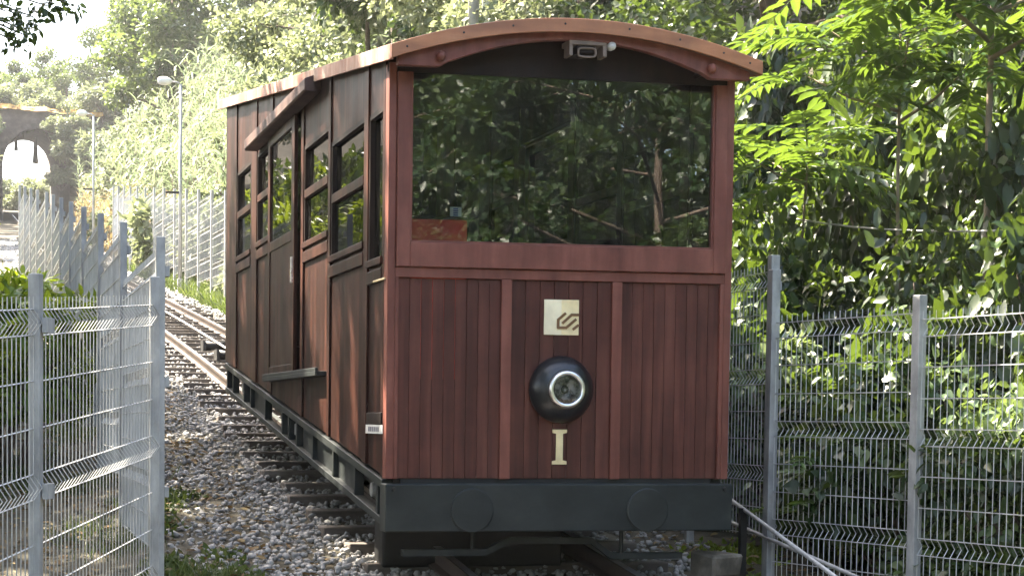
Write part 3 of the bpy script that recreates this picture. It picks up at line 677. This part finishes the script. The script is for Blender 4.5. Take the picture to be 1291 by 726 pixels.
# ------------------------------------------------------------------ vegetation
TPL = {
 'ovate': (np.array([(0, 0, 0), (.3, .26, .05), (.7, .2, .04), (1, 0, -.1), (.7, -.2, .04), (.3, -.26, .05), (.5, 0, -.02)]),
           np.array([(0, 6, 1), (1, 6, 2), (6, 3, 2), (0, 5, 6), (5, 4, 6), (6, 4, 3)])),
 'lobed': (np.array([(0, 0, 0), (-.12, .3, .03), (.22, .28, .05), (.35, .5, -.02), (.5, .24, .05), (1, 0, -.12), (.5, -.24, .05), (.35, -.5, -.02), (.22, -.28, .05), (-.12, -.3, .03), (.35, 0, -.03)]),
           np.array([(10, 0, 1), (10, 1, 2), (10, 2, 3), (10, 3, 4), (10, 4, 5), (10, 5, 6), (10, 6, 7), (10, 7, 8), (10, 8, 9), (10, 9, 0)])[:, ::-1]),
 'heart': (np.array([(0, 0, 0), (-.1, .2, .03), (.12, .4, .05), (.45, .36, .05), (.75, .17, .02), (1, 0, -.12), (.75, -.17, .02), (.45, -.36, .05), (.12, -.4, .05), (-.1, -.2, .03), (.4, 0, -.03)]),
           np.array([(10, 0, 1), (10, 1, 2), (10, 2, 3), (10, 3, 4), (10, 4, 5), (10, 5, 6), (10, 6, 7), (10, 7, 8), (10, 8, 9), (10, 9, 0)])[:, ::-1]),
 'dia': (np.array([(0, 0, 0), (.45, .3, .06), (1, 0, -.06), (.45, -.3, .06)]), np.array([(0, 3, 2), (0, 2, 1)])),
 'blade': (np.array([(0, -.5, 0), (0, .5, 0), (.4, .55, .1), (.4, -.55, .1), (.75, .35, .05), (.75, -.35, .05), (1, 0, -.12)]),
           np.array([(0, 3, 1), (3, 2, 1), (3, 5, 2), (5, 4, 2), (5, 6, 4)])),
}
def leaves(P, D, Nn, Sz, tpl, tint, wid=None):
    """place leaf templates: P origin, D axis, Nn normal hint, Sz size"""
    V0, F0 = TPL[tpl]; N = len(P)
    D = D / (np.linalg.norm(D, axis=1, keepdims=True) + 1e-9)
    B = np.cross(Nn, D); B /= (np.linalg.norm(B, axis=1, keepdims=True) + 1e-9); Nn = np.cross(D, B)
    Wd = Sz if wid is None else wid
    V = P[:, None] + V0[None, :, 0:1] * D[:, None] * Sz[:, None, None] + V0[None, :, 1:2] * B[:, None] * Wd[:, None, None] + V0[None, :, 2:3] * Nn[:, None] * Sz[:, None, None]
    F = F0[None] + (np.arange(N) * len(V0))[:, None, None]
    return V.reshape(-1, 3), F.reshape(-1, 3), np.repeat(tint, len(V0))
def join(parts):
    V = []; F = []; Tt = []; n = 0
    for v, f, t in parts: V.append(v); F.append(f + n); Tt.append(t); n += len(v)
    return np.concatenate(V), np.concatenate(F), np.concatenate(Tt)
def blob_pts(g, N, cen, rad, shell=.55):
    d = g.normal(size=(N, 3)); d /= np.linalg.norm(d, axis=1, keepdims=True)
    r = (shell + (1 - shell) * g.random(N)) * np.cbrt(.25 + .75 * g.random(N)); r = np.minimum(r, 1)
    return cen + d * r[:, None] * rad, d
def clumps(g, N, centres, radii, tpl, smin, smax, up=.7, droop=.3):
    k = len(centres); w_ = radii.prod(axis=1) ** (2 / 3); idx = g.choice(k, N, p=w_ / w_.sum())
    P, d = blob_pts(g, N, centres[idx], radii[idx])
    D = d * .8 + g.normal(size=(N, 3)) * .7 + np.array([0, 0, -droop]); Nn = d * .6 + g.normal(size=(N, 3)) * .45 + np.array([0, 0, up])
    ct = g.normal(0, .16, k)
    tint = np.clip(.42 + ct[idx] + g.normal(0, .17, N), 0, .95)
    return leaves(P, D, Nn, g.uniform(smin, smax, N), tpl, tint)
def stuff(name, vft, m, parent):
    o = link(name, np_mesh(name, *vft[:2], tint=vft[2], mat=m), None, parent); o['kind'] = 'stuff'; return o

def make_tree(name, seed, H, spread, nleaf, lm, smin, smax, bark, trunk_r, bare=.4, tpl='dia', nlimb=11, lean=(0, 0), cs=1.0):
    """tree at origin: tapered trunk, limbs, crown of leaf clumps round the limb ends"""
    rg = random.Random(seed); g = np.random.default_rng(seed); root = empty(name)
    tr = [Vector((0, 0, -.5))]
    for i in range(1, 9): tr.append(Vector((lean[0] * (i / 8) ** 1.5 + rg.uniform(-.1, .1) * H * .06, lean[1] * (i / 8) ** 1.5 + rg.uniform(-.1, .1) * H * .06, H * .86 * i / 8)))
    mb = MB(); mb.tube(tr, [trunk_r * (1.25 if i == 0 else 1 - .1 * i) for i in range(9)], 9)
    mb.build('trunk', bark, root, smooth=True)
    cen = []; rad = []; lb = MB()
    for k in range(nlimb):
        t = bare + (1 - bare) * (k + .5) / nlimb; f = t * 8; i = min(int(f), 7); p = tr[i].lerp(tr[i + 1], f - i)
        a = k * 2.4 + rg.uniform(-.5, .5); ln = spread * (1.05 - .55 * ((t - bare) / (1 - bare)) ** 1.5) * rg.uniform(.75, 1.1)
        e = p + Vector((math.cos(a) * ln, math.sin(a) * ln, ln * rg.uniform(.15, .55))); m_ = p.lerp(e, .5) + Vector((0, 0, rg.uniform(0, .15) * ln))
        lb.tube([p, m_, e], [trunk_r * .42 * (1.15 - t), trunk_r * .26 * (1.15 - t) + .01, .012], 6)
        for q, s in ((e, 1), (m_.lerp(e, .4), .85)):
            for j in range(2):
                c = q + Vector((rg.uniform(-1, 1), rg.uniform(-1, 1), rg.uniform(-.6, .8))) * ln * .3
                lb.tube([q, q.lerp(c, .6), c], [.018, .012, .006], 4)
                cen.append(c); r_ = spread * rg.uniform(.2, .34) * s * cs; rad.append((r_, r_, r_ * .7))
    c = tr[-1]; cen.append(c); rad.append((spread * .3,) * 3)
    lb.build('limbs', bark, root, smooth=True)
    stuff('crown', clumps(g, nleaf, np.array(cen), np.array(rad), tpl, smin, smax), lm, root)
    return root
def make_shrub(name, seed, R_, H, nleaf, lm, smin, smax, tpl='ovate', bark=None):
    rg = random.Random(seed); g = np.random.default_rng(seed); root = empty(name); mb = MB(); cen = []; rad = []
    for k in range(16):
        a = rg.uniform(0, 6.28); q = math.sqrt(rg.random()) * R_ * .8; h = H * rg.uniform(.2, .85) * (1 - .35 * (q / R_) ** 2)
        c = Vector((math.cos(a) * q, math.sin(a) * q, h)); cen.append(c); r_ = R_ * rg.uniform(.24, .42); rad.append((r_, r_, r_ * rg.uniform(.6, 1)))
        mb.tube([(c.x * .15, c.y * .15, -.3), (c.x * .6, c.y * .6, h * .6), c], [.02, .014, .006], 5)
    mb.build('stems', bark or M['bark'], root, smooth=True)
    stuff('foliage', clumps(g, nleaf, np.array(cen), np.array(rad), tpl, smin, smax), lm, root)
    return root
def make_reeds(name, seed, n, H, lm):
    g = np.random.default_rng(seed); root = empty(name); mb = MB(); parts = []
    for k in range(n):
        a = g.uniform(0, 6.28); q = 1.1 * math.sqrt(g.random()); h = H * g.uniform(.6, 1); ln = g.normal(0, .22, 2) * h * .5
        b0 = np.array([math.cos(a) * q, math.sin(a) * q, -.2]); pts = [b0 + np.array([ln[0] * t * t, ln[1] * t * t, h * t]) for t in (0, .5, 1)]
        mb.tube(pts, [.016, .012, .004], 4)
        m = 16; t = np.linspace(.12, 1, m); P = np.stack([b0[0] + ln[0] * t * t, b0[1] + ln[1] * t * t, b0[2] + h * t], -1)
        aa = np.arange(m) * 2.6 + g.uniform(0, 6); D = np.stack([np.cos(aa), np.sin(aa), g.uniform(.1, 1.0, m) ], -1)
        parts.append(leaves(P, D, np.stack([np.zeros(m), np.zeros(m), np.ones(m)], -1) + g.normal(0, .2, (m, 3)), g.uniform(.4, .75, m), 'blade', np.clip(g.normal(.5, .2, m) - .2 * (t < .3), 0, .95), g.uniform(.035, .06, m)))
    mb.build('canes', M['palebark'], root)
    stuff('leaf_blades', join(parts), lm, root)
    return root
PROTO = []
def place(proto, label, cat, group, x, y, rz=0, sc=1.0, sink=0.0, z=None, tilt=(0, 0)):
    if proto.get('used'): o = copy_tree(proto)
    else: o = proto; o['used'] = 1; PROTO.append(o)
    o.location = (x, y, (float(ground_z(x, y)) if z is None else z) - sink); o.rotation_euler = (tilt[0], tilt[1], rz)
    o.scale = (sc, sc, sc) if not hasattr(sc, '__len__') else sc
    tag(o, label, cat, group); return o

rg = random.Random(11)
# ivy / bramble bank behind the right fence
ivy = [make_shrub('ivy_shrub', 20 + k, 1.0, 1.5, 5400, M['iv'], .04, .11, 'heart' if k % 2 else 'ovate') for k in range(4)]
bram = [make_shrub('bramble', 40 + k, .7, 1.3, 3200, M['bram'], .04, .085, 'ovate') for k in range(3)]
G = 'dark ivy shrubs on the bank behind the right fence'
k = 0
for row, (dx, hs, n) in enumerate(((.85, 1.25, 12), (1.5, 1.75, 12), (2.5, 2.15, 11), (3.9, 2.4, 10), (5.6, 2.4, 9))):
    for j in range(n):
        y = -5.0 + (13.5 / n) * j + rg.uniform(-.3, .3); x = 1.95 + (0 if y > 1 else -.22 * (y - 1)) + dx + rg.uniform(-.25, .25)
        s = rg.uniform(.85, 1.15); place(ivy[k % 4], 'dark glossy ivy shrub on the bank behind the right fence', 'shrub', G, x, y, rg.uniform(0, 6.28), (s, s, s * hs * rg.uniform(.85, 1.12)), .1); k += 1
for j in range(13):
    y = -3.6 + .95 * j + rg.uniform(-.2, .2); x = 2.5 + (0 if y > 1 else -.24 * (y - 1)) + rg.uniform(-.1, .15); s = rg.uniform(.8, 1.1)
    if -.5 < y < 1.3: x += .55
    place(bram[j % 3], 'small leaved bramble pressing against the right mesh fence', 'bramble', 'brambles against the right fence', x, y, rg.uniform(0, 6.28), (s, s, s * rg.uniform(1.1, 1.6)), .1)
# ailanthus saplings: individual pinnate fronds
def frond_mesh(seed, ln, pairs):
    g = np.random.default_rng(seed); t = np.linspace(.16, .97, pairs); curve = lambda q: np.stack([ln * q, 0 * q, ln * (.12 * q - .42 * q * q)], -1)
    P = curve(t); Pp = []; D = []; Sz = []
    for s in (-1, 1):
        Pp.append(P + g.normal(0, .004, P.shape)); dd = np.stack([.38 + .5 * t, s * np.ones(pairs), -.25 - .2 * t], -1) + g.normal(0, .1, (pairs, 3)); D.append(dd)
        Sz.append(ln * .25 * (.65 + .55 * np.sin(np.pi * (t * .85 + .1))) * g.uniform(.88, 1.1, pairs))
    Pp.append(curve(np.array([1.0]))); D.append(np.array([[1, 0, -.6]])); Sz.append(np.array([ln * .16]))
    P = np.concatenate(Pp); D = np.concatenate(D); Sz = np.concatenate(Sz); N = len(P)
    Nn = np.array([[.25, 0, 1.]]) + g.normal(0, .14, (N, 3))
    V, F, tt = leaves(P, D, Nn, Sz, 'ovate', np.clip(g.normal(.5, .14, N), 0, .9), Sz * .62)
    st = MB().tube([tuple(q) for q in curve(np.linspace(0, 1, 6))], [.007, .006, .005, .004, .003, .002], 4)
    V2 = np.array(st.v); F2 = np.array([(a, b_, c_) for f in st.f if len(f) == 4 for a, b_, c_ in ((f[0], f[1], f[2]), (f[0], f[2], f[3]))])
    V, F, tt = join([(V, F, tt), (V2, F2, np.full(len(V2), .9))])
    return np_mesh('frond', V, F, tint=tt, mat=M['ail'])
FR = [frond_mesh(50 + k, .72 + .06 * k, 9 + k % 3) for k in range(4)]
def ailanthus(label, x, y, h, nodes, seed, lean=(0, 0), r=.03, fs=1.0, z0=None):
    rg = random.Random(seed); gz = float(ground_z(x, y)) if z0 is None else z0
    root = tag(empty('ailanthus_sapling', (x, y, gz)), label, 'tree', None)
    tr = [Vector((lean[0] * t ** 1.6 + .04 * math.sin(5 * t + seed), lean[1] * t ** 1.6, -.3 + (h + .3) * t)) for t in np.linspace(0, 1, 8)]
    MB().tube(tr, [r * (1.1 - .8 * i / 7) for i in range(8)], 8).build('trunk', M['palebark'], root, smooth=True)
    def crown_at(p, n, up, sc):
        for i in range(n):
            a = i * 2.4 + rg.uniform(-.35, .35) + seed
            o = link('frond', FR[rg.randrange(4)], None, root); o.location = p + Vector((0, 0, -.03 * i))
            o.rotation_euler = (rg.uniform(-.25, .25), -rg.uniform(up - .35, up + .3), a); s = sc * rg.uniform(.75, 1.15); o.scale = (s, s, s)
    for t, n, ln, a in nodes:
        p = tr[0].lerp(tr[-1], t) if t < 1 else tr[-1]
        i = min(int(t * 7), 6); p = tr[i].lerp(tr[i + 1], t * 7 - i)
        if ln > 0:
            e = p + Vector((math.cos(a) * ln, math.sin(a) * ln, ln * .45)); MB().tube([p, p.lerp(e, .5) + Vector((0, 0, -.04)), e], [r * .6, r * .45, r * .25], 6).build('branch', M['palebark'], root, smooth=True)
            crown_at(e, n, .15, fs)
        else: crown_at(p, n, .25, fs)
    return root
PI = math.pi
P = at(1243, 200, 1.2)
ailanthus('tall young ailanthus with slender pale trunk behind the right fence', P[0], 1.2, 5.2, [(1, 10, 0, 0), (.84, 7, .5, PI), (.76, 7, .7, -2.2), (.72, 6, 1.0, 2.8), (.68, 7, .8, -2.7), (.66, 6, .6, -1.2), (.88, 6, .6, -.6), (.72, 6, .8, .2)], 1, (.1, 0), .035)
P = at(1150, 150, 2.3)
ailanthus('ailanthus sapling with arching bright fronds between the car and the tall one', P[0], 2.3, 3.7, [(1, 10, 0, 0), (.9, 7, .6, PI), (.86, 6, .6, -2), (.82, 5, .7, 2.6), (.8, 6, .7, -1.3), (.92, 6, .5, -.6)], 2, (-.2, -.1), .024)
P = at(1010, 260, 3.2)
ailanthus('low leaning ailanthus with fronds reaching toward the car roof', P[0], 3.2, 2.9, [(1, 8, 0, 0), (.88, 5, .5, 3.0), (.84, 6, .5, -2.0), (.9, 5, .4, 2.0)], 3, (-.1, -.2), .02)
P = at(1060, 560, .45)
ailanthus('small ailanthus seedling with fresh fronds close behind the mesh fence', P[0] + .02, .45, 1.0, [(1, 9, 0, 0), (.8, 6, 0, 0), (.6, 5, 0, 0)], 4, (0, -.05), .012, .6)
P = at(1020, 480, 1.6)
ailanthus('knee high ailanthus shoot under the wire among dark ivy', P[0] + .1, 1.6, 1.15, [(1, 8, 0, 0), (.75, 5, 0, 0)], 5, (0, -.05), .012, .5)

# woodland behind the right bank
bt = [make_tree('woodland_tree', 70 + k, 7.5, 2.9, 15000, M['tree'], .11, .2, M['bark'], .16, .25, 'dia', 13) for k in range(2)]
G = 'woodland trees above the right bank'
for i, (x, y) in enumerate(((7.5, 2), (8.5, 6.5), (6.6, 11), (9.5, 12), (6.0, 16.5), (9.8, -3), (12.5, 4), (12.5, 9), (8.5, 19), (5.2, 20.5), (13, -8), (12, 15))):
    place(bt[i % 2], 'dense dark leaved woodland tree above the right bank', 'tree', G, x, y, rg.uniform(0, 6.28), rg.uniform(.85, 1.15), .2)
lt = make_tree('maple_tree', 81, 7.5, 2.6, 22000, M['pale'], .08, .15, M['bark'], .12, .3, 'dia', 12)
G = 'pale green trees behind the car roof'
for i, (x, y, s) in enumerate(((3.9, 15, .9), (3.3, 20, 1.0), (5.0, 25, 1.1))):
    place(lt, 'pale green tree with thin trunk behind the car roof', 'tree', G, x, y, rg.uniform(0, 6.28), s, .2)
# hillside: reeds and pale bushes
rd = [make_reeds('giant_reed_clump', 90 + k, 26, 3.6, M['reed']) for k in range(3)]
dryr = make_reeds('dry_reed_clump', 95, 24, 3.0, M['dry'])
ps = [make_shrub('pale_bush', 100 + k, 1.5, 2.0, 3600, M['pale'], .13, .26, 'dia') for k in range(3)]
G = 'giant reed clumps on the sunlit slope beyond the car'; G2 = 'pale bushes on the sunlit slope beyond the car'
for i in range(120):
    y = 24 + 58 * (i / 120) + rg.uniform(-1, 1); d = 2.9 + 6.5 * (rg.random() ** 1.2)
    x = float(cl(y)) + d
    if i % 5 < 3: place(rd[i % 3], 'clump of pale green giant reeds on the sunlit slope', 'reeds', G, x, y, rg.uniform(0, 6.28), rg.uniform(.75, 1.15), .1)
    else: place(ps[i % 3], 'pale leafy bush on the sunlit slope', 'bush', G2, x, y, rg.uniform(0, 6.28), rg.uniform(.8, 1.4), .2)
for i in range(16):
    y = 40 + 2.4 * i + rg.uniform(-1, 1); place(dryr, 'straw coloured dry reeds at the foot of the slope', 'reeds', 'dry reeds at the foot of the slope', float(cl(y)) + 2.3 + rg.uniform(0, .8), y, rg.uniform(0, 6.28), rg.uniform(.5, .9), .1)
# tall trees on top of the hillside and above the bridge
ht = [make_tree('hill_tree', 120 + k, 8.5, 3.6, 13000, M['hill'], .17, .3, M['bark'], .2, .3, 'dia', 12) for k in range(2)]
G = 'hill trees on the crest of the slope'
for i, (x, y, s) in enumerate(((4.6, 64, 1.0), (7.5, 57, 1.0), (9, 48, 1.05), (9.5, 40, 1.05), (9.5, 33, 1.0), (8, 27, .95), (12, 52, 1.2), (13, 36, 1.2), (12, 26, 1.1), (8.5, 72, 1.0))):
    place(ht[i % 2], 'tall green tree on the crest of the slope', 'tree', G, x, y, rg.uniform(0, 6.28), s, .2)
G = 'bushes crowding the top of the brick bridge'
for i, (x, y, z, s) in enumerate(((1.5, 98.9, 15.6, .75), (-2.9, 98.8, 18.6, .7), (.9, 99.0, 19.0, .5), (2.2, 98.6, 18.4, .9), (-2.4, 101.2, 20.2, .9), (.4, 101.5, 20.0, .9), (2.0, 100.8, 19.4, 1.0), (1.9, 99.3, 17.2, .8), (-5.2, 103, 19.7, 1.5), (-3.4, 104, 19.9, 1.3), (-.9, 104.5, 19.9, 1.6), (1.2, 103.5, 19.5, 1.5), (3.2, 102, 18.3, 1.7), (2.9, 98.5, 16.3, 1.4), (4.4, 97, 15.5, 1.8), (5.5, 101, 19, 2.0), (-5.3, 97, 16, 2.0), (-5.9, 90, 13.6, 2.0))):
    place(ps[i % 3], 'leafy bush crowding the top of the brick bridge', 'bush', G, x, y, rg.uniform(0, 6.28), s, .4, z=z)
G = 'trees behind the brick bridge'
for i, (x, y, s) in enumerate(((-8, 112, .75), (-4.5, 114, .62), (-1, 113, .6), (2.5, 112, .7), (6, 108, .95), (9, 104, .9), (6.5, 92, .8), (.5, 118, .85), (-2.8, 120, .8))):
    place(ht[i % 2], 'green tree standing behind the brick bridge', 'tree', G, x, y, rg.uniform(0, 6.28), s, .2, z=20.0)
# left side bushes
lb = [make_shrub('lime_bush', 130 + k, .9, 1.9, 3600, M['lime'], .07, .13, 'ovate') for k in range(2)]
G = 'lime green bushes left of the track fence'
for i, (x, y, s) in enumerate(((-3.42, 6.0, 1.25), (-3.9, 8.0, 1.2), (-3.75, 10.5, 1.2), (-4.2, 13, 1.3), (-4.3, 4.2, 1.0), (-5, 16, 1.5), (-4.6, 20, 1.6), (-5.2, 25, 1.8))):
    place(lb[i % 2], 'lime green bush behind the fence left of the track', 'bush', G, x, y, rg.uniform(0, 6.28), s, .1)
G = 'far trees left of the track before the bridge'
for i, (x, y, s) in enumerate(((-7.0, 60, .8), (-7.2, 70, .85), (-7.6, 80, .8), (-7.2, 88, .7), (-9, 50, .8))):
    place(ht[i % 2], 'green tree left of the track before the bridge', 'tree', G, x, y, rg.uniform(0, 6.28), s, .2)
# tall shade trees left of the car (their crowns throw the dappled shade) and woodland round the viewpoint
sh = [make_tree('plane_tree', 140 + k, 13, 4.4, 12000, M['tree'], .16, .28, M['bark'], .22, .45, 'dia', 13, cs=.72) for k in range(2)]
airy = make_tree('airy_tree', 146, 12.5, 4.3, 9500, M['tree'], .16, .27, M['bark'], .2, .45, 'dia', 12, cs=.66)
place(airy, 'airy open crowned tree left of the car door', 'tree', None, -8.2, 7.5, 2.0, 1.0, .2)
place(airy, 'airy open crowned tree uphill of the rear of the car', 'tree', None, -7.9, 11.6, 4.1, .95, .2)
G = 'tall trees shading the track from the left'
for i, (x, y, s) in enumerate(((-7.8, 1.2, 1.0), (-10.2, 13.5, .95), (-8.5, -5, 1.0))):
    place(sh[i % 2], 'tall tree shading the track from the left', 'tree', G, x, y, rg.uniform(0, 6.28), s, .2)
ob = make_tree('overhanging_tree', 150, 8.5, 2.7, 5000, M['tree'], .09, .16, M['bark'], .14, .55, 'dia', 11)
place(ob, 'slim tree left of the line with branches hanging into the sky', 'tree', None, -5.75, 5.5, 1.0, (1, 1, .85), .2)
for i, (x, y) in enumerate(((-13, -3), (-13.5, 4.5), (-14.5, 12), (-12.5, -10), (-15, 20))):
    place(sh[i % 2], 'tall unseen tree added left of the line to block sky', 'tree', 'unseen trees added left of the line to block sky', x, y, rg.uniform(0, 6.28), 1.1, 3.0)  # unseen row added to shut out sky light from the left
inv = Matrix.LocRotScale(ob.location, ob.rotation_euler, ob.scale).inverted()
tips = [at(px, py, 3.0) for px, py in ((6, 14), (20, 34), (30, 44), (38, 20), (14, 50), (60, 8), (85, 4))]
g = np.random.default_rng(77); st_ = np.array([-5.7, 5.4, 4.6])
b = MB()
for q in tips: b.tube([st_, (st_ + q) / 2 + np.array([0, 0, .35]), q], [.05, .022, .006], 6)
o = b.build('branch', M['bark'], ob, smooth=True); o.matrix_parent_inverse = inv
o = stuff('branch_leaves', clumps(g, 330, np.array(tips), np.tile(np.array([[.16, .2, .11]]), (len(tips), 1)), 'ovate', .04, .085), M['tree'], ob); o.matrix_parent_inverse = inv
G = 'dark unseen shrubs added under the left trees to cut skylight'
for i in range(14):
    place(ivy[i % 4], 'dark unseen shrub added under the left trees to cut skylight', 'shrub', G, -6.6 - rg.uniform(0, 1.2) - (.8 if i > 9 else 0), -9 + 1.55 * i, rg.uniform(0, 6.28), (1.2, 1.2, rg.uniform(1.3, 2.0)), .1)  # out of view, added to darken the left side of the car
G = 'unseen hedge shrubs added left of the upper track for dark reflections'
for i in range(13):
    y = 8.5 + 2.3 * i; place(ivy[i % 4], 'tall unseen hedge shrub added left of the upper track for dark reflections', 'shrub', G, -7.4 - rg.uniform(0, .8), y, rg.uniform(0, 6.28), (1.9, 1.9, rg.uniform(2.3, 3.0)), .2)  # unseen hedge added so the car side reflects something dark
G = 'bushes at the upper end of the bridge vault'
for i, (x, y, s) in enumerate(((.6, 139, 1.4), (-1.6, 142, 1.5), (1.9, 137, 1.6))):
    place(ps[i % 3], 'pale bush beyond the far end of the bridge vault', 'bush', G, x, y, rg.uniform(0, 6.28), s, .2)
G = 'trees around the lower end of the line'
for i, (x, y, s) in enumerate(((-6, -20, .8), (-1, -24, .75), (3.5, -21, .8), (8, -18, .85), (12, -14, .8), (7, -28, 1.0), (1, -32, 1.0), (-9, -13, .8))):
    place(sh[i % 2], 'leafy tree at the lower end of the line', 'tree', G, x, y, rg.uniform(0, 6.28), s, .2)
for i, (x, y, s) in enumerate(((4.5, -14.5, .75), (8.6, -15.5, .85), (11.5, -20, 1.0), (1.2, -17.5, .8), (6.5, -22, 1.1), (4.5, -27, 1.5), (9.5, -26, 1.5), (14, -27, 1.6), (0, -28, 1.5), (12.5, -16, 1.0), (17, -21, 1.3), (8, -33, 1.9), (15, -34, 1.9))):
    place(bt[i % 2], 'dense dark leaved tree at the lower end of the line', 'tree', 'dense trees at the lower end of the line', x, y, rg.uniform(0, 6.28), s, .2)
G = 'bushes around the lower end of the line'
for i in range(9):
    place(lb[i % 2], 'lime green bush at the lower end of the line', 'bush', G, -4 + 2.1 * i + rg.uniform(-.5, .5), -16 - rg.uniform(0, 3), rg.uniform(0, 6.28), rg.uniform(1, 1.5), .1)

# grass, weeds and fallen leaves
def scatter(name, label, N, fx, seed, m, tpl, smin, smax, up, wid=None):
    g = np.random.default_rng(seed); P = fx(g, N)
    D = g.normal(size=(N, 3)) * np.array([.6, .6, .15]) + np.array([0, 0, up]); Nn = g.normal(size=(N, 3)) + (np.array([0, 0, 3.]) if up == 0 else 0)
    Sz = g.uniform(smin, smax, N); v = leaves(P, D, Nn, Sz, tpl, np.clip(g.normal(.45, .2, N), 0, .95), None if wid is None else np.full(N, wid))
    return tag(link(name, np_mesh(name, *v[:2], tint=v[2], mat=m)), label, name.split('_')[0], kind='stuff')
def gleft(g, N):
    c = g.uniform(0, 1, (70, 2)); k = g.integers(0, 70, N)
    y = -5.5 + 19 * c[k, 1] ** 1.3 + g.normal(0, .16, N); x = -2.05 - 2.6 * c[k, 0] ** 1.1 + g.normal(0, .13, N)
    return np.stack([x, y, ground_z(x, y) - .01], -1)
scatter('grass', 'rough grass under and around the left fence', 16000, gleft, 31, M['grass'], 'blade', .06, .2, 1.0, .007)
def gin(g, N):
    c = g.uniform(0, 1, (34, 2)); k = g.integers(0, 34, N)
    y = -1.6 + 6 * c[k, 1] ** 1.4 + g.normal(0, .13, N); x = -2.35 + .55 * c[k, 0] ** 1.5 + g.normal(0, .08, N)
    return np.stack([x, y, ground_z(x, y) - .01], -1)
scatter('weeds', 'straggly green weeds on the track side of the left fence', 3600, gin, 36, M['grass'], 'ovate', .03, .09, .6)
def gright(g, N):
    c = g.uniform(0, 1, (26, 2)); k = g.integers(0, 26, N)
    y = -2.5 + 4.2 * c[k, 1] + g.normal(0, .1, N); x = 1.5 + .7 * c[k, 0] + np.maximum(0, -.2 * y) + g.normal(0, .07, N)
    return np.stack([x, y, ground_z(x, y) - .01], -1)
scatter('weeds', 'low green weeds along the foot of the right fence', 2600, gright, 32, M['lime'], 'ovate', .03, .075, .5)
def gfar(g, N):
    y = 22 + 20 * g.random(N); x = cl(y) + 1.45 + .9 * g.random(N); return np.stack([x, y, ground_z(x, y) - .02], -1)
scatter('grass', 'bright weedy grass at the foot of the distant fence', 7000, gfar, 33, M['grass'], 'blade', .15, .5, 1.0, .02)
def lit(g, N):
    y = -4 + 16 * g.random(N); s = g.random(N) < .75; x = np.where(s, g.uniform(-4.0, -1.2, N), g.uniform(1.3, 2.2, N)); return np.stack([x, y, ground_z(x, y) + .03], -1)
scatter('leaf_litter', 'brown fallen leaves scattered beside the track', 4200, lit, 34, M['litter'], 'ovate', .04, .09, 0)

# ------------------------------------------------------------------ hazy air in the cutting
m, t, N, L = mat('hazy_air'); out = N('OutputMaterial'); pv = N('VolumePrincipled')
pv.inputs['Density'].default_value = .0004; pv.inputs['Color'].default_value = (.95, .97, 1, 1); pv.inputs['Anisotropy'].default_value = .3
L(pv.outputs[0], out.inputs['Volume'])
tag(MB().box(-75, 85, -75, 315, -4.5, 62).build('haze', m), 'thin bright summer haze filling the cutting', 'haze', kind='stuff')
